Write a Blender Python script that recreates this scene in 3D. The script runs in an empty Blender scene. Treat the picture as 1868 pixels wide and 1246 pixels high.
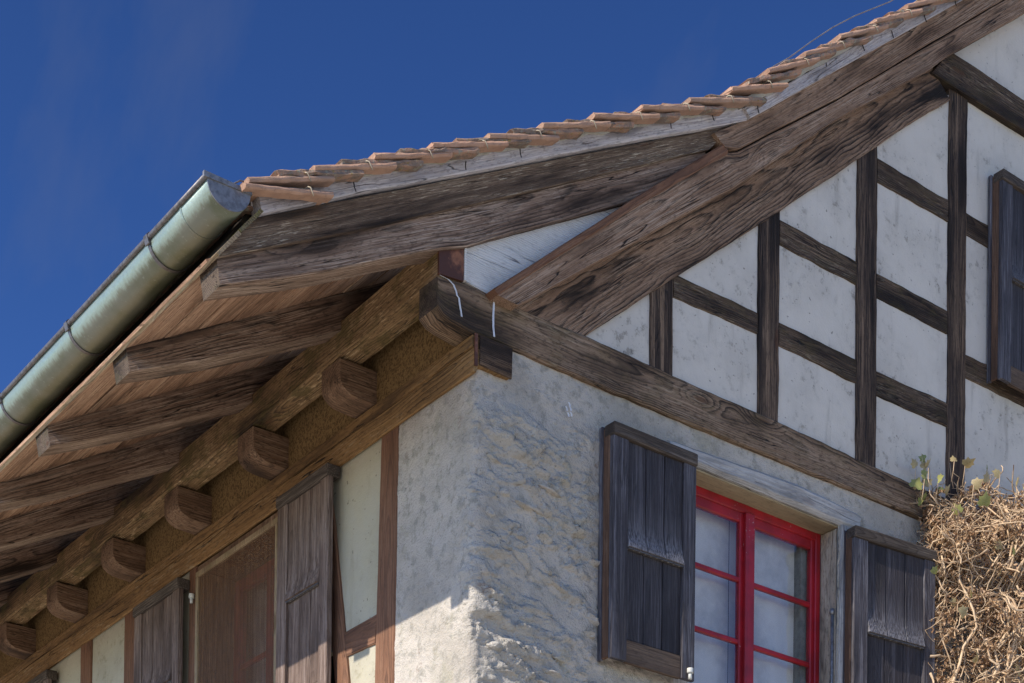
import bpy, bmesh, math, random
import numpy as np
from mathutils import Vector, Matrix, noise as mnoise

random.seed(7)
rng = np.random.default_rng(7)
sc = bpy.context.scene
COL = sc.collection

# ------------------------------------------------------------------ camera
CAM_LOC = (-5.5233, -7.6774, 1.6)
YAW, PITCH, ROLL = map(math.radians, (37.3154, 0.5357, -0.6485))
cd = bpy.data.cameras.new('camera'); cam = bpy.data.objects.new('camera', cd); COL.objects.link(cam)
fw = Vector((math.sin(YAW) * math.cos(PITCH), math.cos(YAW) * math.cos(PITCH), math.sin(PITCH)))
rt0 = Vector((math.cos(YAW), -math.sin(YAW), 0)); dn0 = fw.cross(rt0)
rt = rt0 * math.cos(ROLL) + dn0 * math.sin(ROLL); dn = -rt0 * math.sin(ROLL) + dn0 * math.cos(ROLL)
m = Matrix((rt, -dn, -fw)).transposed().to_4x4(); m.translation = CAM_LOC
cam.matrix_world = m
cd.sensor_width = 36; cd.sensor_fit = 'HORIZONTAL'; cd.lens = 60.33; cd.shift_y = 0.8930
cd.clip_start = 0.1; cd.clip_end = 2000
sc.camera = cam

# ------------------------------------------------------------------ light
SUN_TO = Vector((-1.0, -0.046, 0.72)).normalized()
SUN_EL = math.asin(SUN_TO.z)
sl = bpy.data.lights.new('sun', 'SUN'); sl.energy = 5.0; sl.angle = math.radians(0.5); sl.color = (1, 0.91, 0.79)
so = bpy.data.objects.new('sun', sl); COL.objects.link(so)
so.rotation_euler = (-SUN_TO).to_track_quat('-Z', 'Y').to_euler(); so.location = (-20, 0, 30)
w = bpy.data.worlds.new('World'); sc.world = w; w.use_nodes = True
wn = w.node_tree; wn.nodes.clear()
sky = wn.nodes.new('ShaderNodeTexSky'); sky.sky_type = 'NISHITA'; sky.sun_disc = False
sky.sun_elevation = SUN_EL; sky.sun_rotation = math.radians(-90)
sky.altitude = 1700; sky.air_density = 0.98; sky.dust_density = 0.35; sky.ozone_density = 4.0
bg = wn.nodes.new('ShaderNodeBackground'); bg.inputs['Strength'].default_value = 0.05
wo = wn.nodes.new('ShaderNodeOutputWorld')
wn.links.new(bg.outputs[0], wo.inputs[0])
hs = wn.nodes.new('ShaderNodeGamma'); hs.inputs['Gamma'].default_value = 1.68      # deep polarised blue
wn.links.new(sky.outputs[0], hs.inputs['Color'])
# thin cirrus wisps
tc = wn.nodes.new('ShaderNodeTexCoord'); mp = wn.nodes.new('ShaderNodeMapping')
mp.inputs['Rotation'].default_value = (0.3, 0.5, 0.4); mp.inputs['Scale'].default_value = (9, 2.6, 4); mp.inputs['Location'].default_value = (2.94, -8.60, -17.46)
cn = wn.nodes.new('ShaderNodeTexNoise'); cn.inputs['Scale'].default_value = 1.0; cn.inputs['Detail'].default_value = 6; cn.inputs['Roughness'].default_value = 0.6
cr = wn.nodes.new('ShaderNodeMapRange'); cr.inputs['From Min'].default_value = 0.54; cr.inputs['From Max'].default_value = 0.80; cr.inputs['To Max'].default_value = 0.20
wm = wn.nodes.new('ShaderNodeMix'); wm.data_type = 'RGBA'
wn.links.new(tc.outputs['Generated'], mp.inputs[0]); wn.links.new(mp.outputs[0], cn.inputs['Vector'])
wn.links.new(cn.outputs[0], cr.inputs[0]); wn.links.new(cr.outputs[0], wm.inputs[0])
wn.links.new(hs.outputs[0], wm.inputs[6]); wm.inputs[7].default_value = (3.0, 3.2, 3.8, 1)
wn.links.new(wm.outputs[2], bg.inputs['Color'])
vs = sc.view_settings
vs.view_transform = 'Standard'; vs.look = 'None'; vs.gamma = 1.0; vs.exposure = 0.42; vs.use_curve_mapping = False
sc.cycles.use_denoising = True; sc.cycles.denoising_prefilter = 'NONE'
sc.cycles.max_bounces = 8; sc.cycles.diffuse_bounces = 4; sc.cycles.transparent_max_bounces = 16

# ------------------------------------------------------------------ node helpers
class NT:
    def __init__(s, name):
        s.m = bpy.data.materials.new(name); s.m.use_nodes = True
        s.t = s.m.node_tree; s.t.nodes.clear()
        s.out = s.t.nodes.new('ShaderNodeOutputMaterial')
    def n(s, typ, **kw):
        nd = s.t.nodes.new('ShaderNode' + typ)
        for k, v in kw.items(): setattr(nd, k, v)
        return nd
    def set(s, sock, v):
        if hasattr(v, 'is_output') or isinstance(v, bpy.types.NodeSocket): s.t.links.new(v, sock)
        elif isinstance(v, (tuple, list)) and len(v) == 3 and sock.type == 'RGBA': sock.default_value = (*v, 1)
        else: sock.default_value = v
    def math(s, op, a, b=None, c=None, clamp=False):
        nd = s.n('Math', operation=op); nd.use_clamp = clamp
        s.set(nd.inputs[0], a)
        if b is not None: s.set(nd.inputs[1], b)
        if c is not None: s.set(nd.inputs[2], c)
        return nd.outputs[0]
    def vmul(s, a, b):
        nd = s.n('VectorMath', operation='MULTIPLY'); s.set(nd.inputs[0], a); s.set(nd.inputs[1], b); return nd.outputs[0]
    def vadd(s, a, b):
        nd = s.n('VectorMath', operation='ADD'); s.set(nd.inputs[0], a); s.set(nd.inputs[1], b); return nd.outputs[0]
    def noise(s, vec, scale=1, detail=3, rough=0.55, dist=0):
        nd = s.n('TexNoise'); s.set(nd.inputs['Vector'], vec); nd.inputs['Scale'].default_value = scale
        nd.inputs['Detail'].default_value = detail; nd.inputs['Roughness'].default_value = rough; nd.inputs['Distortion'].default_value = dist
        return nd
    def mr(s, v, a, b, c=0, d=1, smooth=True):
        nd = s.n('MapRange'); nd.interpolation_type = 'SMOOTHSTEP' if smooth else 'LINEAR'
        s.set(nd.inputs[0], v); nd.inputs[1].default_value = a; nd.inputs[2].default_value = b; nd.inputs[3].default_value = c; nd.inputs[4].default_value = d
        return nd.outputs[0]
    def mix(s, f, a, b, blend='MIX'):
        nd = s.n('Mix'); nd.data_type = 'RGBA'; nd.blend_type = blend
        s.set(nd.inputs[0], f); s.set(nd.inputs[6], a); s.set(nd.inputs[7], b); return nd.outputs[2]
    def attr(s, name): 
        nd = s.n('Attribute'); nd.attribute_name = name; return nd
    def bump(s, h, strength=0.5, dist=0.01, normal=None):
        nd = s.n('Bump'); nd.inputs['Strength'].default_value = strength; nd.inputs['Distance'].default_value = dist
        s.set(nd.inputs['Height'], h)
        if normal is not None: s.set(nd.inputs['Normal'], normal)
        return nd.outputs[0]
    def pbr(s, col, rough=0.85, normal=None, metal=0, spec=0.25):
        nd = s.n('BsdfPrincipled'); s.set(nd.inputs['Base Color'], col); s.set(nd.inputs['Roughness'], rough)
        s.set(nd.inputs['Metallic'], metal); nd.inputs['Specular IOR Level'].default_value = spec
        if normal is not None: s.set(nd.inputs['Normal'], normal)
        s.t.links.new(nd.outputs[0], s.out.inputs[0]); return nd

def wood(name, base, late, pale, dark=(0.02, 0.015, 0.012), freq=60, ringc=0.8, palec=0.5, blotch=0.5, crack=0.6, warp=0.05,
         fleck=0.0, fleckcol=(0.4, 0.33, 0.22), moss=0.0, mosscol=(0.10, 0.11, 0.03), rough=0.85, knot=1.0, spec=0.2, bumpd=0.006, tilt=0.02, pith=(0.02, 0.07), streak=0.0, fib=140, wear=False, grime=0.3):
    base = tuple(min(v * 1.45, 0.9) for v in base); pale = tuple(min(v * 1.35, 0.85) for v in pale); late = tuple(v * 1.1 for v in late)
    T = NT(name)
    g = T.attr('g').outputs['Vector']
    oi = T.n('ObjectInfo').outputs['Random']
    off = T.n('CombineXYZ'); T.set(off.inputs[0], T.math('MULTIPLY', oi, 37.0))
    T.set(off.inputs[1], T.math('MULTIPLY', oi, 0.03)); T.set(off.inputs[2], T.math('MULTIPLY', oi, 0.02))
    P = T.vadd(g, off.outputs[0])
    low = T.noise(T.vmul(P, (1.1, 3.0, 3.0)), 1, 2)
    lowv = T.vadd(low.outputs['Color'], (-0.5, -0.5, -0.5))
    Q = T.vadd(P, T.vmul(lowv, (0, warp * 2, warp * 2)))
    vo = T.n('TexVoronoi'); T.set(vo.inputs['Vector'], T.vmul(P, (1.5, 5.5, 5.5))); vo.inputs['Scale'].default_value = 1
    sepc = T.n('SeparateColor'); T.set(sepc.inputs[0], vo.outputs['Color'])
    gate = T.mr(sepc.outputs[0], 0.5, 0.55)
    kd = T.math('MULTIPLY', T.mr(vo.outputs['Distance'], 0.0, 0.42, 1, 0), gate)
    core = T.math('MULTIPLY', T.mr(vo.outputs['Distance'], 0.07, 0.13, 1, 0), gate)
    sep = T.n('SeparateXYZ'); T.set(sep.inputs[0], Q)
    cc = T.math('ADD', sep.outputs[1], pith[0]); dd = T.math('ADD', sep.outputs[2], pith[1])
    r = T.math('SQRT', T.math('ADD', T.math('MULTIPLY', cc, cc), T.math('MULTIPLY', dd, dd)))
    r = T.math('ADD', r, T.math('MULTIPLY', kd, 0.045 * knot))
    r = T.math('ADD', r, T.math('MULTIPLY', sep.outputs[0], tilt))
    n2 = T.noise(T.vmul(P, (3, 26, 26)), 1, 2).outputs[0]
    saw = T.math('FRACT', T.math('ADD', T.math('MULTIPLY', r, freq), T.math('MULTIPLY', n2, 0.9)))
    rp = T.n('ValToRGB'); T.set(rp.inputs[0], saw); e = rp.color_ramp.elements
    e[0].position = 0.05; e[0].color = (0, 0, 0, 1); e[1].position = 0.98; e[1].color = (0, 0, 0, 1)
    x = rp.color_ramp.elements.new(0.45); x.color = (0.25,) * 3 + (1,)
    x = rp.color_ramp.elements.new(0.85); x.color = (1, 1, 1, 1)
    late_f = rp.outputs[0]
    ringvar = T.mr(T.noise(T.vmul(P, (0.7, 7, 7)), 1, 2).outputs[0], 0.3, 0.65, 0.35, 1)
    late_f = T.math('MULTIPLY', late_f, ringvar)
    fibn = T.noise(T.vmul(P, (3.5, fib, fib)), 1, 3, 0.65).outputs[0]
    bl = T.noise(T.vmul(P, (0.9, 4.5, 4.5)), 1, 4, 0.6).outputs[0]
    col = T.mix(T.math('MULTIPLY', late_f, ringc, clamp=True), base, late)
    pf = T.math('MULTIPLY', T.math('MULTIPLY', T.mr(fibn, 0.42, 0.68), T.mr(bl, 0.35, 0.65)), palec, clamp=True)
    col = T.mix(pf, col, pale)
    col = T.mix(T.math('MULTIPLY', T.mr(bl, 0.5, 0.28), blotch), col, T.mix(0.35, dark, late))
    if streak:
        sn = T.noise(T.vmul(P, (0.5, 22, 22)), 1, 4, 0.7).outputs[0]
        col = T.mix(T.math('MULTIPLY', T.mr(sn, 0.5, 0.72), streak, clamp=True), col, pale)
    col = T.mix(T.math('MULTIPLY', core, 0.75 * min(knot, 1)), col, T.mix(0.5, late, (0.16, 0.07, 0.035)))
    cn_ = T.noise(T.vmul(P, (0.9, 16, 16)), 1, 2, 0.5).outputs[0]
    ck = T.mr(T.math('ABSOLUTE', T.math('SUBTRACT', cn_, 0.5)), 0.0, 0.012, 1, 0)
    ckg = T.mr(T.noise(T.vmul(P, (1.2, 9, 9)), 1, 2).outputs[0], 0.5, 0.6)
    ck = T.math('MULTIPLY', T.math('MULTIPLY', ck, ckg), crack, clamp=True)
    col = T.mix(ck, col, dark)
    if fleck:
        fn = T.noise(T.vmul(P, (9, 60, 60)), 1, 3, 0.6).outputs[0]
        col = T.mix(T.math('MULTIPLY', T.math('MULTIPLY', T.mr(fn, 0.58, 0.66), T.mr(bl, 0.42, 0.58)), fleck, clamp=True), col, fleckcol)
    if moss:
        mn = T.noise(T.vmul(P, (6, 9, 9)), 1, 5, 0.65).outputs[0]
        col = T.mix(T.math('MULTIPLY', T.mr(mn, 0.45, 0.65), moss, clamp=True), col, mosscol)
    gr = T.noise(T.vmul(P, (22, 75, 75)), 1, 4, 0.7).outputs[0]
    col = T.mix(T.math('MULTIPLY', T.mr(gr, 0.50, 0.66), grime, clamp=True), col, T.mix(0.5, late, dark))
    if wear:
        wf = T.math('MULTIPLY', T.attr('wear').outputs['Fac'], T.mr(fibn, 0.38, 0.62, 0.15, 1), clamp=True)
        col = T.mix(wf, col, (0.25, 0.245, 0.265))
    h = T.math('ADD', T.math('MULTIPLY', late_f, 0.5), T.math('MULTIPLY', fibn, 0.7))
    h = T.math('SUBTRACT', h, T.math('MULTIPLY', ck, 1.5))
    T.pbr(col, rough, T.bump(h, 0.8, bumpd), spec=spec)
    return T.m

def plaster(name, base, stain, dirt=0.5, scale=1.0, crackc=0.5, yellow=(0.30, 0.26, 0.14), yel=0.0, bumpd=0.006):
    T = NT(name)
    P = T.n('TexCoord').outputs['Object']
    oi = T.n('ObjectInfo').outputs['Random']
    off = T.n('CombineXYZ'); T.set(off.inputs[0], T.math('MULTIPLY', oi, 31.0)); T.set(off.inputs[2], T.math('MULTIPLY', oi, 11.0))
    P = T.vadd(P, off.outputs[0])
    a = T.noise(P, 2.3 * scale, 6, 0.62).outputs[0]
    b = T.noise(P, 16 * scale, 6, 0.7).outputs[0]
    c = T.noise(P, 90, 4, 0.6).outputs[0]
    v = T.noise(T.vmul(P, (9, 9, 1.3)), 1, 5, 0.65).outputs[0]
    col = T.mix(T.mr(a, 0.35, 0.7, 0, 0.6), base, tuple(x * 0.74 for x in base))
    scr = T.math('MULTIPLY', T.mr(b, 0.53, 0.66), T.mr(a, 0.42, 0.62))
    col = T.mix(T.math('MULTIPLY', scr, dirt, clamp=True), col, stain)
    col = T.mix(T.math('MULTIPLY', T.mr(v, 0.56, 0.74), dirt * 0.5, clamp=True), col, stain)
    if yel:
        y = T.noise(P, 1.6, 5, 0.7).outputs[0]
        col = T.mix(T.math('MULTIPLY', T.mr(y, 0.5, 0.68), yel, clamp=True), col, yellow)
    sp = T.noise(P, 34, 2, 0.5).outputs[0]
    col = T.mix(T.math('MULTIPLY', T.mr(sp, 0.71, 0.75), 0.6), col, tuple(x * 0.35 for x in stain))
    vc = T.n('TexVoronoi'); vc.feature = 'DISTANCE_TO_EDGE'; vc.inputs['Scale'].default_value = 3.2
    wv = T.vadd(P, T.vmul(T.vadd(T.noise(P, 5, 4, 0.7).outputs['Color'], (-.5, -.5, -.5)), (0.35, 0.35, 0.35)))
    T.set(vc.inputs['Vector'], wv)
    ck = T.math('MULTIPLY', T.mr(vc.outputs['Distance'], 0.0, 0.008, 1, 0), T.mr(a, 0.48, 0.58))
    col = T.mix(T.math('MULTIPLY', ck, crackc), col, tuple(x * 0.5 for x in stain))
    h = T.math('ADD', T.math('MULTIPLY', b, 1.0), T.math('MULTIPLY', c, 0.35))
    h = T.math('ADD', h, T.math('MULTIPLY', a, 2.0))
    T.pbr(col, 0.95, T.bump(h, 0.7, bumpd), spec=0.1)
    return T.m

def simple(name, col, rough=0.7, metal=0, spec=0.3, var=0.3, scale=20, col2=None, bumpd=0.002, stretch=(1, 1, 1), lo=0.4, hi=0.65):
    T = NT(name); P = T.vmul(T.n('TexCoord').outputs['Object'], stretch)
    oi = T.n('ObjectInfo').outputs['Random']
    off = T.n('CombineXYZ'); T.set(off.inputs[0], T.math('MULTIPLY', oi, 23.0))
    P = T.vadd(P, off.outputs[0])
    a = T.noise(P, scale, 5, 0.65).outputs[0]
    c2 = col2 or tuple(x * (1 - var) for x in col)
    c = T.mix(T.mr(a, lo, hi), col, c2)
    T.pbr(c, rough, T.bump(a, 0.5, bumpd), metal, spec)
    return T.m

# ------------------------------------------------------------------ materials
M = {}
M['board'] = wood('board_wood', (0.185, 0.112, 0.070), (0.034, 0.020, 0.013), (0.35, 0.26, 0.19), freq=120, ringc=1.1, palec=1.0, blotch=0.8, crack=1.1, warp=0.018, tilt=0.012, grime=0.45, fib=190)
M['brace'] = wood('brace_wood', (0.165, 0.100, 0.062), (0.013, 0.009, 0.007), (0.38, 0.27, 0.19), freq=38, ringc=1.4, palec=0.7, blotch=1.2, crack=0.9, warp=0.08, tilt=0.03, bumpd=0.012, grime=0.5, fib=180)
M['sill'] = wood('sill_wood', (0.150, 0.098, 0.062), (0.026, 0.018, 0.013), (0.32, 0.235, 0.165), freq=95, ringc=1.2, palec=0.7, blotch=0.9, crack=1.4, warp=0.03, tilt=0.012, moss=0.25, mosscol=(0.09, 0.07, 0.025), grime=0.6, fleck=0.35, fib=190)
M['post'] = wood('post_wood', (0.034, 0.023, 0.018), (0.010, 0.008, 0.008), (0.30, 0.20, 0.13), freq=110, ringc=1.2, palec=0.55, blotch=0.9, crack=1.2, warp=0.02, tilt=0.01, streak=0.6, bumpd=0.014, grime=0.5, fib=190)
M['rail'] = wood('rail_wood', (0.058, 0.038, 0.025), (0.015, 0.010, 0.008), (0.28, 0.20, 0.14), freq=110, ringc=1.2, palec=0.55, blotch=0.9, crack=1.4, warp=0.025, tilt=0.012, moss=0.25, mosscol=(0.10, 0.08, 0.03), bumpd=0.014, grime=0.5, fleck=0.4, fib=190)
M['rafter'] = wood('rafter_wood', (0.132, 0.084, 0.058), (0.025, 0.016, 0.012), (0.37, 0.285, 0.22), freq=75, ringc=1.2, palec=0.85, blotch=1.0, crack=1.1, warp=0.035, tilt=0.015, streak=0.4, grime=0.5, fib=170)
M['vergeboard'] = wood('verge_board_wood', (0.100, 0.066, 0.045), (0.028, 0.019, 0.014), (0.31, 0.24, 0.17), freq=100, ringc=1.0, palec=0.8, blotch=1.0, crack=0.9, warp=0.02, fleck=1.0, fleckcol=(0.50, 0.42, 0.31), grime=0.5, fib=180)
M['soffit'] = wood('soffit_wood', (0.235, 0.138, 0.088), (0.11, 0.060, 0.038), (0.46, 0.32, 0.22), freq=45, ringc=0.8, palec=0.85, blotch=0.8, crack=0.5, streak=0.6, grime=0.45)
M['purlin'] = wood('purlin_wood', (0.165, 0.102, 0.050), (0.050, 0.030, 0.016), (0.38, 0.27, 0.15), freq=60, ringc=0.9, palec=0.5, blotch=1.1, crack=0.8, fleck=1.0, fleckcol=(0.48, 0.35, 0.20), moss=0.7, mosscol=(0.085, 0.068, 0.022), grime=0.7)
M['plate'] = wood('plate_wood', (0.170, 0.098, 0.040), (0.080, 0.045, 0.020), (0.30, 0.195, 0.09), freq=45, ringc=0.7, palec=0.45, blotch=0.8, crack=1.0, fleck=0.4, grime=0.6)
M['corbel'] = wood('corbel_wood', (0.125, 0.074, 0.044), (0.042, 0.024, 0.015), (0.30, 0.21, 0.14), freq=55, palec=0.6, blotch=0.8, crack=0.9, grime=0.6)
M['greyboard'] = wood('grey_board_wood', (0.30, 0.275, 0.275), (0.16, 0.145, 0.15), (0.52, 0.49, 0.48), dark=(0.06, 0.055, 0.06), freq=70, ringc=0.6, palec=0.9, blotch=0.9, crack=0.9, streak=0.5, knot=0.4, grime=0.5)
M['endgrain'] = wood('end_grain_wood', (0.075, 0.055, 0.040), (0.030, 0.022, 0.018), (0.16, 0.12, 0.085), freq=90, palec=0.4, blotch=0.9, crack=1.0, moss=0.5, mosscol=(0.05, 0.045, 0.02), grime=0.8)
M['paintwood'] = wood('painted_white_wood', (0.44, 0.43, 0.41), (0.36, 0.35, 0.33), (0.50, 0.49, 0.47), dark=(0.16, 0.15, 0.16), freq=75, ringc=0.6, palec=0.6, blotch=0.1, crack=1.0, knot=0.2, streak=0.2)
M['shutter'] = wood('shutter_wood', (0.024, 0.020, 0.022), (0.010, 0.009, 0.010), (0.26, 0.25, 0.28), dark=(0.01, 0.009, 0.012), freq=110, ringc=0.6, palec=0.16, blotch=0.6, crack=0.4, knot=0.2, streak=0.15, spec=0.3, rough=0.7, fib=170, wear=True)
M['shutterframe'] = wood('shutter_frame_wood', (0.036, 0.031, 0.034), (0.014, 0.012, 0.014), (0.32, 0.31, 0.34), dark=(0.012, 0.01, 0.013), freq=100, ringc=0.6, palec=0.32, blotch=0.6, crack=0.5, knot=0.2, streak=0.27, spec=0.3, rough=0.7)
M['shuttercap'] = wood('shutter_cap_wood', (0.044, 0.035, 0.029), (0.024, 0.019, 0.016), (0.19, 0.155, 0.125), freq=110, palec=0.6, blotch=0.4, crack=0.5, knot=0.3)
M['shutteredge'] = wood('shutter_edge_wood', (0.085, 0.048, 0.031), (0.055, 0.030, 0.020), (0.24, 0.15, 0.10), freq=110, palec=0.5, blotch=0.4, crack=0.5, knot=0.3)
M['shutterlow'] = wood('shutter_low_wood', (0.080, 0.055, 0.040), (0.035, 0.025, 0.02), (0.18, 0.13, 0.09), freq=90, palec=0.5, blotch=0.6, crack=0.5, streak=0.3, knot=0.3)
M['eaveshutter'] = wood('eave_shutter_wood', (0.088, 0.060, 0.047), (0.034, 0.024, 0.020), (0.26, 0.205, 0.175), freq=90, ringc=0.6, palec=0.8, blotch=0.5, crack=0.4, knot=0.4, streak=0.45)
M['eavepost'] = wood('eave_post_wood', (0.125, 0.062, 0.036), (0.070, 0.036, 0.024), (0.25, 0.15, 0.095), freq=70, ringc=0.8, palec=0.45, blotch=0.4, crack=0.5, knot=0.4)
M['mossy'] = wood('mossy_fascia_wood', (0.13, 0.105, 0.060), (0.06, 0.048, 0.03), (0.24, 0.20, 0.13), freq=60, palec=0.5, blotch=0.7, crack=0.4, moss=0.85, mosscol=(0.14, 0.14, 0.035))
M['fascia'] = wood('fascia_wood', (0.21, 0.155, 0.095), (0.10, 0.07, 0.045), (0.36, 0.29, 0.19), freq=50, palec=0.7, blotch=0.5, crack=0.4, moss=0.2)
M['winwood'] = wood('window_surround_wood', (0.26, 0.245, 0.225), (0.13, 0.125, 0.125), (0.44, 0.43, 0.42), dark=(0.05, 0.05, 0.05), freq=80, ringc=0.5, palec=0.8, blotch=0.8, crack=0.8, streak=0.5, knot=0.4)
M['jambwood'] = wood('jamb_wood', (0.23, 0.19, 0.145), (0.10, 0.08, 0.065), (0.40, 0.36, 0.30), freq=90, ringc=0.7, palec=0.8, blotch=0.9, crack=0.9, streak=0.4, knot=0.4, grime=0.6)
M['reveal'] = wood('window_reveal_wood', (0.23, 0.185, 0.115), (0.13, 0.10, 0.065), (0.36, 0.305, 0.21), freq=60, ringc=0.4, palec=0.5, blotch=0.4, crack=0.3, knot=0.5)
M['plaster'] = plaster('gable_plaster', (0.59, 0.545, 0.48), (0.27, 0.245, 0.21), dirt=0.85, crackc=0.25)
M['eaveplaster'] = plaster('eave_plaster', (0.42, 0.39, 0.30), (0.22, 0.20, 0.13), dirt=0.6, crackc=0.2, yel=0.25, yellow=(0.42, 0.38, 0.24))
M['brownplaster'] = simple('brown_rough_plaster', (0.24, 0.155, 0.070), 0.95, spec=0.05, col2=(0.10, 0.062, 0.028), scale=70, bumpd=0.012)
M['mortar'] = plaster('pale_mortar', (0.44, 0.42, 0.36), (0.22, 0.20, 0.15), dirt=0.7, crackc=0.4, yel=0.3)
M['dark'] = simple('dark_interior', (0.03, 0.025, 0.02), 0.95, spec=0.05)
M['copper'] = simple('oxidised_copper', (0.10, 0.045, 0.030), 0.45, metal=0.3, col2=(0.36, 0.15, 0.075), scale=9, bumpd=0.004, lo=0.45, hi=0.7)
M['lead'] = simple('dull_metal', (0.26, 0.26, 0.27), 0.5, metal=0.6, var=0.4, scale=30)
M['bracket'] = simple('bracket_metal', (0.16, 0.15, 0.15), 0.5, metal=0.6, var=0.4, scale=30)
M['wire'] = simple('galvanised_wire', (0.30, 0.29, 0.27), 0.45, metal=0.6, var=0.3)
M['clip'] = simple('clip_wire', (0.42, 0.36, 0.26), 0.6, metal=0.2, var=0.3)
M['nail'] = simple('dark_nail', (0.018, 0.016, 0.016), 0.7)
M['whitepaint'] = simple('white_paint_drip', (0.62, 0.64, 0.68), 0.6, var=0.2, scale=60)
M['holelight'] = simple('pale_hole_light', (0.34, 0.31, 0.27), 0.7)  # light through the vent holes, put in as a pale colour
M['curtain'] = simple('pale_curtain', (0.76, 0.71, 0.65), 0.9, col2=(0.54, 0.50, 0.46), scale=2.2, bumpd=0.01)
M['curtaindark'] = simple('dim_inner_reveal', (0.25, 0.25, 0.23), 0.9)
M['porcelain'] = simple('pale_fitting', (0.6, 0.6, 0.55), 0.4, var=0.3)

def red_paint():
    T = NT('red_paint'); P = T.n('TexCoord').outputs['Object']
    a = T.noise(P, 7, 4).outputs[0]; c = T.noise(T.vmul(P, (55, 55, 28)), 1, 4, 0.7).outputs[0]
    col = T.mix(T.mr(a, 0.35, 0.65), (0.34, 0.008, 0.014), (0.22, 0.006, 0.010))
    ch = T.math('MULTIPLY', T.mr(c, 0.64, 0.68), T.mr(T.noise(P, 3.2, 4).outputs[0], 0.55, 0.62))
    col = T.mix(ch, col, (0.5, 0.42, 0.40))
    T.pbr(col, 0.42, T.bump(c, 0.2, 0.001), spec=0.45); return T.m
M['red'] = red_paint()

def terracotta(name, lichen):
    T = NT(name); P = T.n('TexCoord').outputs['Object']; oi = T.n('ObjectInfo').outputs['Random']
    off = T.n('CombineXYZ'); T.set(off.inputs[0], T.math('MULTIPLY', oi, 31.0)); P = T.vadd(P, off.outputs[0])
    a = T.noise(P, 9, 5, 0.65).outputs[0]; b = T.noise(P, 38, 5, 0.7).outputs[0]
    base = T.mix(oi, (0.38, 0.225, 0.155), (0.31, 0.205, 0.15))
    col = T.mix(T.mr(a, 0.4, 0.65, 0, 0.6), base, (0.46, 0.29, 0.20))
    col = T.mix(T.math('MULTIPLY', T.mr(b, 0.55, 0.65), 0.35), col, (0.13, 0.10, 0.08))
    if lichen:
        col = T.mix(T.mr(a, 0.42, 0.56, 0, 0.8), col, (0.15, 0.125, 0.105))
        col = T.mix(T.mr(T.noise(P, 24, 4, 0.7).outputs[0], 0.54, 0.62, 0, 0.8), col, (0.27, 0.26, 0.20))
        col = T.mix(T.mr(T.noise(T.vadd(P, (5, 3, 1)), 30, 3, 0.6).outputs[0], 0.62, 0.68, 0, 0.7), col, (0.24, 0.17, 0.05))
    T.pbr(col, 0.9, T.bump(T.math('ADD', b, a), 0.8, 0.012 if lichen else 0.004), spec=0.15); return T.m
M['tile'] = terracotta('terracotta_tile', False); M['tilel'] = terracotta('lichen_tile', True)

def zinc():
    T = NT('patinated_zinc'); P = T.n('TexCoord').outputs['Object']
    sp = T.n('SeparateXYZ'); T.set(sp.inputs[0], P)
    a = T.noise(P, 3.0, 5, 0.6).outputs[0]
    st = T.noise(T.vmul(P, (9, 34, 9)), 1, 5, 0.7).outputs[0]
    f = T.noise(P, 45, 4, 0.65).outputs[0]
    col = T.mix(T.mr(a, 0.35, 0.65), (0.12, 0.135, 0.085), (0.19, 0.20, 0.16))
    # verdigris wash in uneven tongues from the lip, with the sunlit band painted in
    edge = T.math('ADD', sp.outputs[2], T.math('MULTIPLY', T.math('SUBTRACT', st, 0.5), 0.075))
    pat_sun = T.mr(edge, 6.803, 6.830)
    col = T.mix(T.math('MULTIPLY', pat_sun, T.mr(f, 0.3, 0.6, 0.75, 1)), col, (0.27, 0.335, 0.285))
    col = T.mix(T.math('MULTIPLY', T.mr(f, 0.60, 0.70), 0.25), col, (0.42, 0.44, 0.40))
    T.pbr(col, T.mr(a, 0.3, 0.7, 0.30, 0.46), T.bump(T.math('ADD', f, T.math('MULTIPLY', a, 3.0)), 0.25, 0.004), 0.45, 0.5); return T.m
M['zinc'] = zinc()

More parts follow.
